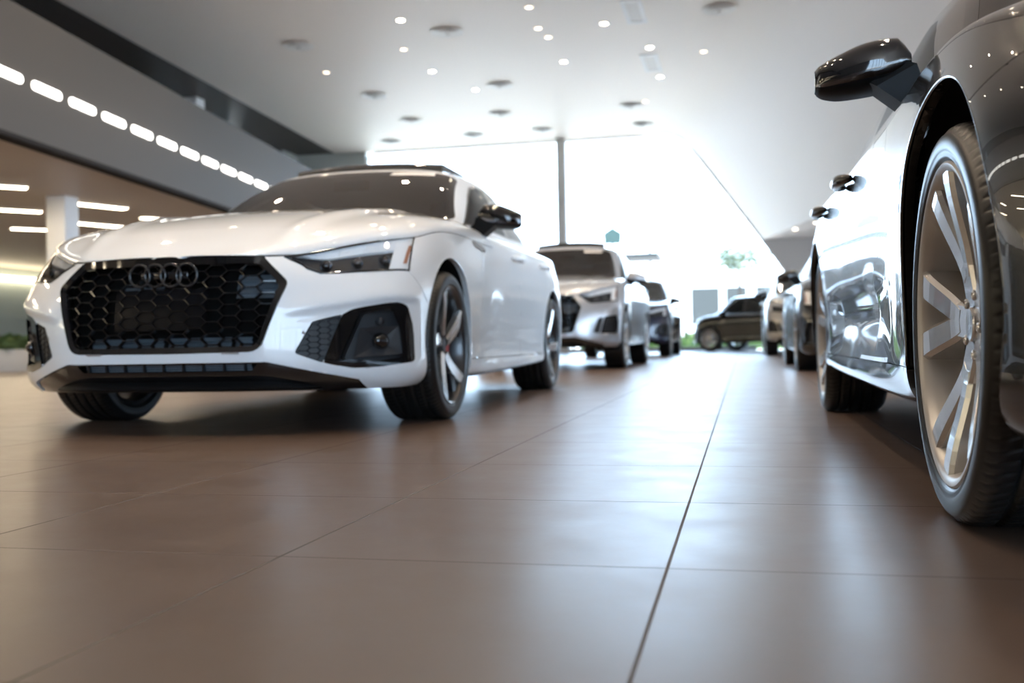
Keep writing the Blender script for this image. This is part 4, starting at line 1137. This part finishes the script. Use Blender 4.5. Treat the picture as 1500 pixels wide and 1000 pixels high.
    mb = MB(); mb.box((-14.75, 31.5, 5.05), (.2, 1.2, 3.6)); structure('wall_upper_end', mb, pale)
    mb = MB(); mb.box((-15.1, 27, 5.05), (.2, 8, 3.6)); structure('wall_upper_mid', mb, mat('grey teal wall', (.22, .31, .30), .6))
    # upper floor glazing at the far end of the mezzanine
    win = empty('window_3', (-14.7, 27, 3.3)); win['kind'] = 'structure'
    for y0, y1 in ((23.4, 27.2), (27.2, 30.9)):
        g = MB(); g.add([(-14.7, y0, 3.3), (-14.7, y1, 3.3), (-14.7, y1, 6.85), (-14.7, y0, 6.85)], [(0, 1, 2, 3)])
        o = g.build('pane', M['teal'], win); o.location = (14.7, -27, -3.3)
    fr = MB(); fr.box((-14.7, 27.1, 5.5), (.12, 7.6, .25)); fr.box((-14.7, 23.3, 5), (.14, .14, 3.5)); fr.box((-14.7, 30.95, 5), (.14, .3, 3.5))
    fr.build('frame', mat('grey rail', (.28, .29, .29), .5), win).location = (14.7, -27, -3.3)
    white = mat('white column paint', (.74, .74, .745), .6)
    mb = MB(); mb.box((-13.75, 23.7, 5.0), (.42, .42, 3.6)); structure('column_upper', mb, white)
    mb = MB(); mb.box((-11.36, 15.25, 1.5), (.37, .37, 3.0), bev=.01); structure('column', mb, white)
    # far left: grey-green wall with a lit cove and a stair in front of it
    w = MB(); w.box((-22.4, 12, 1.5), (.3, 50, 3.0)); structure('wall_left', w, mat('grey green wall', (.22, .25, .235), .4))
    w = MB(); w.box((-22.2, 12, .62), (.1, 50, .5)); structure('trim_2', w, mat('dark brown ledge', (.05, .035, .025), .5))
    st = empty('staircase', (-21, 21.5, 0), 0, 'pale sloping staircase against the far left wall', 'staircase')
    mb = MB()
    mb.prism([(-2.4, 0), (-3.3, 0), (5.5, 2.75), (5.5, 2.45)], -.05, .05, lambda u, v, t: (t, -u+2.5, v)); mb.build('stringer', white, st)
    mb = MB()
    for k in range(20): mb.box((-.5, 4.7-k*.39, .02+k*.124), (.9, .30, .04))
    mb.build('treads', tan, st)
    return dict(tan=tan, wm=wm, white=white, fm=fm)

def emit(name, col, s):
    return mat(name, (.8, .8, .8), .5, emit=col, estr=s)

def build_lights():
    warm = emit('warm diffuser', (1., .86, .62), 7.); slotm = emit('slot diffuser', (1., .97, .88), 2.0)
    dlm = emit('downlight lens', (1., .86, .66), 14.); dim = emit('dim downlight lens', (1., .80, .58), 2.2)
    rim = mat('white lamp trim', (.88, .86, .83), .5); metal = mat('grey air outlet', (.55, .52, .49), .5)
    # slots along the mezzanine parapet
    a = .12; first = None
    for i in range(-5, 12):
        s = 1.42+.876*i; L = .33; h = .055
        mb = MB()
        poly = [(L-h+h*math.cos(t), h*math.sin(t)) for t in np.linspace(-PI/2, PI/2, 9)]+[(-L+h+h*math.cos(t), h*math.sin(t)) for t in np.linspace(PI/2, 3*PI/2, 9)]
        o = bpy.data.objects.new('slot_light', first.data) if first else None
        if not o:
            mb.prism(poly, -.004, .02, lambda u, v, t: (0+t*1., u, v)); o = mb.build('slot_light', slotm); first = o
        else: C.objects.link(o)
        x, y = fascia_pt(s, 0); o.location = (x, y, 3.70); o.rotation_euler = (0, 0, a)
        tag(o, 'oblong glowing slot light in the row along the grey mezzanine parapet', 'light', 'slot lights along the mezzanine parapet')
        # fitting body behind the slot so that it sits in a dark recess
        bz = bpy.data.objects.get('slot_bezel_mesh')
    # linear lights under the mezzanine
    segs = [((-11.9, 13.35), (-11.15, 14.1)), ((-14.0, 15.3), (-12.82, 16.6)), ((-15.1, 18.6), (-14.5, 19.2)), ((-11.62, 15.72), (-11.15, 16.75)), ((-13.3, 18.3), (-12.8, 19.35)), ((-11.6, 18.0), (-11.15, 19.0)),
            ((-16.8, 16.6), (-16.1, 17.6)), ((-11.0, 9.6), (-10.4, 10.7)), ((-13.6, 11.0), (-13.0, 12.0))]
    segs += [((-9.6-1.9*k+.5*(j % 2), y), (-9.1-1.9*k+.5*(j % 2), y+1.0)) for k in range(3) for j, y in enumerate((-9.5, -5.5, -1.5, 2.5, 6.2))]
    for p, q in segs:
        p, q = Vector((*p, 0)), Vector((*q, 0)); d = q-p; Ln = d.length
        root = empty('linear_light', tuple((p+q)/2+Vector((0, 0, 2.985))), math.atan2(d.y, d.x), None, 'light', 'linear lights under the mezzanine')
        root['label'] = 'warm linear light recessed in the timber ceiling under the mezzanine'
        mb = MB(); mb.box((0, 0, -.012), (Ln, .20, .03)); mb.build('diffuser', warm, root)
        mb = MB()
        for c, dd in (((0, .108, -.008), (Ln+.04, .016, .03)), ((0, -.108, -.008), (Ln+.04, .016, .03)), ((Ln/2+.01, 0, -.008), (.016, .2, .03)), ((-Ln/2-.01, 0, -.008), (.016, .2, .03))): mb.box(c, dd)
        mb.build('frame', rim, root)
        ld = bpy.data.lights.new('linear_beam', 'AREA'); ld.shape = 'RECTANGLE'; ld.size = Ln; ld.size_y = .18; ld.energy = 8; ld.color = (1., .80, .56)
        lo = bpy.data.objects.new('linear_beam', ld); C.objects.link(lo); lo.parent = root; lo.location = (0, 0, -.032)
    o = MB(); o.box((-22.05, 12, 2.62), (.12, 46, .13)); o = o.build('cove_light', emit('cove glow', (1., .86, .60), 5.)); tag(o, 'long warm cove light along the top of the far glazed wall', 'light')
    # round downlights in the high ceiling
    ringm = MB(); ringm.lathe([(.10, 0), (.10, -.012), (.078, -.014), (.074, 0)], 24, 'z'); ring = ringm.mesh('trim'); ring.materials.append(rim)
    lensm = MB(); lensm.lathe([(.076, -.006), (0, -.008)], 24, 'z'); lens = lensm.mesh('lens'); lens.materials.append(dlm)
    lens2 = lens.copy(); lens2.materials.clear(); lens2.materials.append(dim)
    bright = [(-6.55, 19.23), (-7.08, 23.03), (-6.54, 25.01), (-1.90, 22.54), (-1.88, 25.12), (-3.93, 23.12), (-2.65, 20.59)]
    dims = [(-3.92, 21.17), (-3.92, 19.18), (-.75, 23.21), (-7.14, 21.15), (-4.01, 20.51), (-2.47, 27.57), (-9.5, 22.4)]
    near = [(x, y) for y in (2.5, 5.5, 8.5, 11.5, 14.5) for x in (-7., -3.9, -1.9, 1.4)]
    for k, (x, y) in enumerate(bright+dims+near):
        b = k < len(bright) or k >= len(bright)+len(dims)
        o = empty('downlight', (x, y, CZ-.001), 0, None, 'light', 'downlights in the high ceiling' if b else 'small dim downlights in the high ceiling')
        o['label'] = 'bright round downlight recessed in the high white ceiling' if b else 'dim round downlight recessed in the high white ceiling'
        link('trim', ring, None, o); link('lens', lens if b else lens2, None, o)
        if b:
            ld = bpy.data.lights.new('downlight_beam', 'SPOT'); ld.energy = 95; ld.color = (1., .80, .58); ld.spot_size = 2.0; ld.spot_blend = .8; ld.shadow_soft_size = .07
            lo = bpy.data.objects.new('downlight_beam', ld); C.objects.link(lo); lo.parent = o; lo.location = (0, 0, -.03)
    for x, y in ((1.47, 29.26), (1.95, 27.9)):
        o = empty('downlight', (x, y, 3.379), 0, 'warm downlight in the low soffit, the one '+('nearer the back window' if y > 29 else 'farther from the back window'), 'light')
        link('trim', ring, None, o); link('lens', lens, None, o)
    # round air diffusers
    dm = MB()
    for r0, r1, z0, z1 in ((.05, .15, -.052, -.062), (.13, .24, -.036, -.050), (.21, .33, -.012, -.034)):
        dm.lathe([(r0, z0+.01), (r0, z0), (r1, z1), (r1+.006, z1+.012), (r0, z0+.01)], 32, 'z')
    dmesh = dm.mesh('cones', sharp=.5); dmesh.materials.append(rim)
    neck = MB(); neck.lathe([(0, -.001), (.20, -.001), (.20, -.022), (.05, -.022), (.05, -.056)], 24, 'z'); nm = neck.mesh('neck'); nm.materials.append(metal)
    for x, y in [(-9.21, 20.23), (-5.87, 20.21), (-9.2, 24.79), (-5.84, 24.73), (-6.56, 27.81), (-9.22, 27.88), (-8.06, 30.47), (-5.84, 30.34), (-2.9, 27.93), (-2.85, 30.49), (-10.8, 30.57), (-.34, 20.29)]:
        o = empty('ceiling_diffuser', (x, y, CZ+.0), 0, 'round white air diffuser hanging just below the high ceiling', 'air vent', 'round air diffusers in the high ceiling')
        link('cones', dmesh, None, o); link('neck', nm, None, o)
    for y, t in ((20.02, 'nearer rectangular grey air grille with a white frame in the high ceiling'), (23.82, 'farther rectangular grey air grille with a white frame, close to two bright downlights')):
        o = empty('air_grille', (-1.98, y, CZ-.001), 0, t, 'air vent')
        mb = MB(); mb.box((0, 0, -.004), (.26, 1.2, .006)); mb.build('louvre', metal, o)
        mb = MB()
        for c, d in (((.165, 0, -.008), (.08, 1.5, .016)), ((-.165, 0, -.008), (.08, 1.5, .016)), ((0, .68, -.008), (.25, .14, .016)), ((0, -.68, -.008), (.25, .14, .016))): mb.box(c, d)
        mb.build('frame', emit('white grille frame', (1, .95, .9), .0), o)

def build_outside():
    g = MB(); g.add([(-120, -120, -.06), (120, -120, -.06), (120, 160, -.06), (-120, 160, -.06)], [(0, 1, 2, 3)])
    gr = structure('ground', g, mat('pale concrete', (.54, .50, .455), .8))
    # lawn strip and hedge beyond the window
    mb = MB(); mb.box((-4, 41.5, -.02), (26, 3.5, .1)); o = mb.build('lawn', mat('grass', (.10, .17, .04), .9)); tag(o, None, None, None, 'structure')
    def bush(name, c, d, m, label, cat, n=260, seed=1):
        rnd = random.Random(seed); mb = MB()
        for _ in range(n):
            p = Vector(((rnd.random()-.5)*d[0], (rnd.random()-.5)*d[1], rnd.random()*d[2]))
            r = .10+.12*rnd.random(); R = Matrix.Rotation(rnd.random()*6, 3, 'Z') @ Matrix.Rotation(rnd.random()*3, 3, 'X')
            mb.add([p+R @ Vector(q) for q in ((-r, 0, 0), (0, r*.5, .03), (r, 0, 0), (0, -r*.5, .03))], [(0, 1, 2, 3)])
        mb.box((0, 0, d[2]*.45), (d[0]*.9, d[1]*.8, d[2]*.8))
        o = mb.build(name, m, fix=False); o.location = c; return tag(o, label, cat)
    green = mat('leaf green', (.06, .10, .025), .7)
    bush('hedge', (-2.5, 41.5, .03), (9, .8, .55), green, 'low green hedge outside the big back window', 'hedge', 700, 3)
    # planter with a hedge inside, at the far left
    root = empty('planter', (-13.1, 15.6, 0), .6, 'white planter box with a low green hedge at the far left', 'planter')
    mb = MB(); mb.box((0, 0, .195), (2.6, .5, .39), bev=.01); mb.build('box', mat('white planter', (.50, .48, .46), .6), root)
    o = bush('foliage', (0, 0, .36), (2.5, .42, .26), green, None, None, 420, 5); o.parent = root
    # pale building, street lamps and a green sign across the road
    b = empty('building', (-.4, 66, 0), 0, 'pale low building with grey windows across the road', 'building')
    mb = MB(); mb.box((0, 0, 2.3), (11, 8, 4.6)); mb.build('wall', mat('pale render', (.72, .70, .66), .8), b)
    gz = mat('grey glazing', (.045, .048, .045), .6, spec=.2)
    for x0, x1 in ((-2.6, -.95), (-.55, .65), (1.2, 2.6)):
        mb = MB(); mb.box(((x0+x1)/2, -4.02, 2.35), (x1-x0, .1, 2.2)); mb.build('window', gz, b)
    o = empty('canopy', (-6.2, 45, 0), 0, 'flat grey canopy on two posts outside, beside the silver car', 'canopy')
    mb = MB(); mb.box((0, 0, 4.02), (5.4, 2.4, .2)); mb.build('roof', mat('grey canopy board', (.045, .044, .042), .7, spec=.2), o)
    for x in (-2.3, 1.2):
        mb = MB(); mb.tube([(x, 0, -.06), (x, 0, 3.95)], .06, 10); mb.build('post', mat('grey post', (.06, .06, .06), .6), o)
    for x, y, t in ((-5.0, 57, 'street lamp with a single arm standing beside the green sign'), (-3.0, 55, 'street lamp with a single arm standing in front of the pale building')):
        o = empty('street_lamp', (x, y, 0), 0, t, 'street lamp')
        gm = mat('grey galvanised steel', (.05, .052, .055), .6)
        mb = MB(); mb.tube([(0, 0, 0), (0, 0, 7.6)], .09, 10); mb.build('pole', gm, o)
        mb = MB(); mb.tube([(0, 0, 7.5), (.5, 0, 7.75), (1.6, 0, 7.8)], .05, 8); mb.build('arm', gm, o)
        mb = MB(); mb.box((1.9, 0, 7.78), (.7, .25, .12), bev=.04); mb.build('lamp_head', gm, o)
    o = empty('road_sign', (-8.2, 66, 0), 0, 'green road sign on a pole outside the back window', 'sign')
    mb = MB(); mb.tube([(0, 0, 0), (0, 0, 7.0)], .06, 8); mb.build('pole', gm, o)
    mb = MB(); mb.prism([(-.55, -.5), (.55, -.5), (.6, .2), (0, .6), (-.6, .2)], -.08, -.03, lambda u, v, t: (u, t, 7.2+v)); mb.build('sign_plate', mat('green sign', (.008, .028, .021), .6), o)
    def tree(x, y, h, r, t, seed):
        rnd = random.Random(seed); o = empty('tree', (x, y, 0), 0, t, 'tree')
        mb = MB(); mb.tube([(0, 0, 0), (.1, 0, h*.35), (0, .1, h*.7)], [.16, .12, .06], 8); mb.build('trunk', mat('bark', (.03, .022, .015), .9), o)
        mb = MB()
        for _ in range(800):
            u = Vector((rnd.gauss(0, 1), rnd.gauss(0, 1), rnd.gauss(0, .8))); u = Vector((u.x*r*.75, u.y*r*.6, u.z*r*.45))
            s = .10+.10*rnd.random(); R = Matrix.Rotation(rnd.random()*6, 3, 'Z') @ Matrix.Rotation(rnd.random()*3, 3, 'X')
            p = u+Vector((0, 0, h*.75))
            mb.add([p+R @ Vector(q) for q in ((-s, 0, 0), (0, s*.5, .03), (s, 0, 0), (0, -s*.5, .03))], [(0, 1, 2, 3)])
        mb.build('crown', mat('tree leaf', (.12, .15, .10), .8), o, fix=False)
    tree(-.2, 57, 6.3, .95, 'tree with a loose green crown beyond the right part of the window', 4)

def build_world(L=4.2):
    w = bpy.data.worlds.new('sky'); bpy.context.scene.world = w; w.use_nodes = True
    nt = w.node_tree; bg = nt.nodes['Background']
    tc = nt.nodes.new('ShaderNodeTexCoord'); sp = nt.nodes.new('ShaderNodeSeparateXYZ'); cr = nt.nodes.new('ShaderNodeValToRGB')
    nt.links.new(tc.outputs['Generated'], sp.inputs[0]); nt.links.new(sp.outputs['Z'], cr.inputs[0])
    cr.color_ramp.elements[0].position = 0.; cr.color_ramp.elements[0].color = (.57, .77, 1., 1)
    cr.color_ramp.elements[1].position = .8; cr.color_ramp.elements[1].color = (.42, .66, 1., 1)
    nt.links.new(cr.outputs[0], bg.inputs[0]); bg.inputs[1].default_value = L
    sd = bpy.data.lights.new('sun', 'SUN'); sd.energy = 9.5; sd.color = (1., .92, .82); sd.angle = .01
    so = bpy.data.objects.new('sun', sd); C.objects.link(so); so.rotation_euler = (math.radians(8), math.radians(34), 0)
# ------------------------------------------------------------------ build it all
make_materials()
build_room(); build_lights(); build_outside(); build_world()
bw = Body(.014, crease=.016)
make_car('white sedan with a black honeycomb grille, nearest car of the left row', None, (-2.19, 4.37, 0), math.radians(1.33), bw, M['white'], (.333, .262, .262, 'rotor', .916, True, (0, .6), 'red'), sunroof=True, lips=True, badge=True, mirror=(.842, .885, .985), sticker=[(.245, 1.316), (.49, 1.313), (.48, 1.334), (.255, 1.338)])
CAB_B = [[(q[0]*1.03, q[1]-.16, q[2]+.08*max(0, q[2]-1.0)) if len(q) == 3 else q for q in r] for r in SEDAN_CABIN]
GL_B = {k: [((a-.16, z+.08*max(0, z-1.0)) if k in ('front', 'pillar', 'rear') else (a*1.03 if a > 0 else a, z+.08*max(0, z-1.0))) for a, z in v] for k, v in SEDAN_GLASS.items()}
bb = Body(.016, 1.036, lambda y: y*1.036, lambda z: z*1.012, arch=(.415, .405), hole_z=.370, flare=.003, scallop=.014, edge=4, cabin=CAB_B, glass=GL_B, seam=[(-.62, .80), (-.12, .64)])
make_car('black sedan with a silver wheel, nearest car of the right row', None, (1.285, 1.94, 0), 0, bb, M['black'], (.354, .262, .284, 'five_double', .938, True, (0, .4), 'satin'), mirror=(.868, .76, .982), lips=True, clips=True, hgap=.0005)
ZS = [-.2, 0, .165, .235, .33, .45, .56, .64, .70, .79, .86, .96, 1.03, 1.20, 1.40, 1.7]
def suv(k, step=.035, sx=1.027, ly=1., low=.0):
    zt = pchip(ZS, [-.1, .10-low, .26-low, .33-low, .44-low*.6, .575, .70, .80, .885, .975, 1.03, 1.11, 1.18, 1.38, 1.63, 2.0])
    return Body(step, sx, lambda y: y*ly, lambda z: zt(z)*k, cabin=SUV_CABIN, glass=SUV_GLASS, arch=(.425, .42), hole_z=.385, crown=.35, ridge=.006, fog=SUV_FOG)
SW = lambda xo, kind='plain', R=.368: (R, .255, R-.115, kind, xo, False, (0, .3), 'satin')
b1 = suv(1.035, .022)
make_car('silver sport utility car with a raised hood and clear headlights, just behind the white sedan', None, (-2.365, 12.72, 0), .0, b1, M['silver'], SW(.935), 'suv', 'car', False, sunroof=True, mirror_scale=1.12, cap='silver', sticker=[(.245, 1.303), (.49, 1.300), (.48, 1.320), (.255, 1.324)])
b2 = suv(1.08)
make_car('dark blue sport utility car, last one of the left row behind the silver one', None, (-2.45, 22.1, 0), -.01, b2, M['navy'], SW(.935), 'suv', 'car', False)
b3 = Body(.024, 1.03, lambda y: y*1.03, lambda z: z*1.03, arch=(.41, .40), hole_z=.362, edge=8)
make_car('dark grey sedan with an amber marker in its headlight, right behind the black sedan', None, (1.47, 10.85, 0), 0, b3, M['graphite'], SW(.95, R=.36), 'sedan', 'car', False, mirror=(.868, .87, 1.0))
b4 = suv(1.10, .035, 1.05, 1.05)
make_car('pale beige sport utility car with a small dark grille, last one of the right row', None, (1.40, 21.2, 0), 0, b4, M['pearl'], SW(.965, R=.385), 'suv', 'car', False, mirror_scale=1.2)
zt = pchip(ZS, [-.1, .10, .24, .30, .42, .56, .69, .80, .885, .965, 1.01, 1.08, 1.15, 1.37, 1.62, 2.0])
sh_ = lambda L: [tuple([q[0], q[1]-(.55 if q[1] < 2.2 else .40)]+list(q[2:])) for q in L]
sg_ = {k: ([(y-(.55 if y < 2.2 else .40), z) for y, z in v] if k in ('front', 'pillar', 'rear') else v) for k, v in SUV_GLASS.items()}
b5 = Body(.035, 1.0, lambda y: y*.88, lambda z: zt(z)*.98, cabin=[sh_(r) for r in SUV_CABIN], glass=sg_, arch=(.41, .40), hole_z=.375, crown=.35)
make_car('black car standing crosswise by the back window', None, (-.54, 30.5, 0), -math.radians(118), b5, M['black'], SW(.91), 'hatchback', 'car', False, mirror=(.80, .42, 1.06))
# ------------------------------------------------------------------ camera
def make_camera():
    sc = bpy.context.scene
    f, pitch, roll, yaw, h = 1483.85, .00203375, -.0183828, .224464, .332
    cam = bpy.data.cameras.new('camera'); o = bpy.data.objects.new('camera', cam); C.objects.link(o)
    cam.sensor_fit = 'HORIZONTAL'; cam.sensor_width = 36.; cam.lens = f/1500*36
    fw = Vector((-math.sin(yaw)*math.cos(pitch), math.cos(yaw)*math.cos(pitch), math.sin(pitch)))
    rt = Vector((math.cos(yaw), math.sin(yaw), 0)); up = rt.cross(fw)
    r2 = math.cos(roll)*rt+math.sin(roll)*up; u2 = -math.sin(roll)*rt+math.cos(roll)*up
    o.matrix_world = Matrix(((r2.x, u2.x, -fw.x, 0), (r2.y, u2.y, -fw.y, 0), (r2.z, u2.z, -fw.z, h), (0, 0, 0, 1)))
    cam.clip_start = .05; cam.clip_end = 300
    cam.dof.use_dof = True; cam.dof.focus_distance = 2.15; cam.dof.aperture_fstop = 3.3
    sc.camera = o
    vs = sc.view_settings; vs.view_transform = 'Standard'; vs.look = 'None'; vs.gamma = 1; vs.exposure = 1.5
    return o
make_camera()
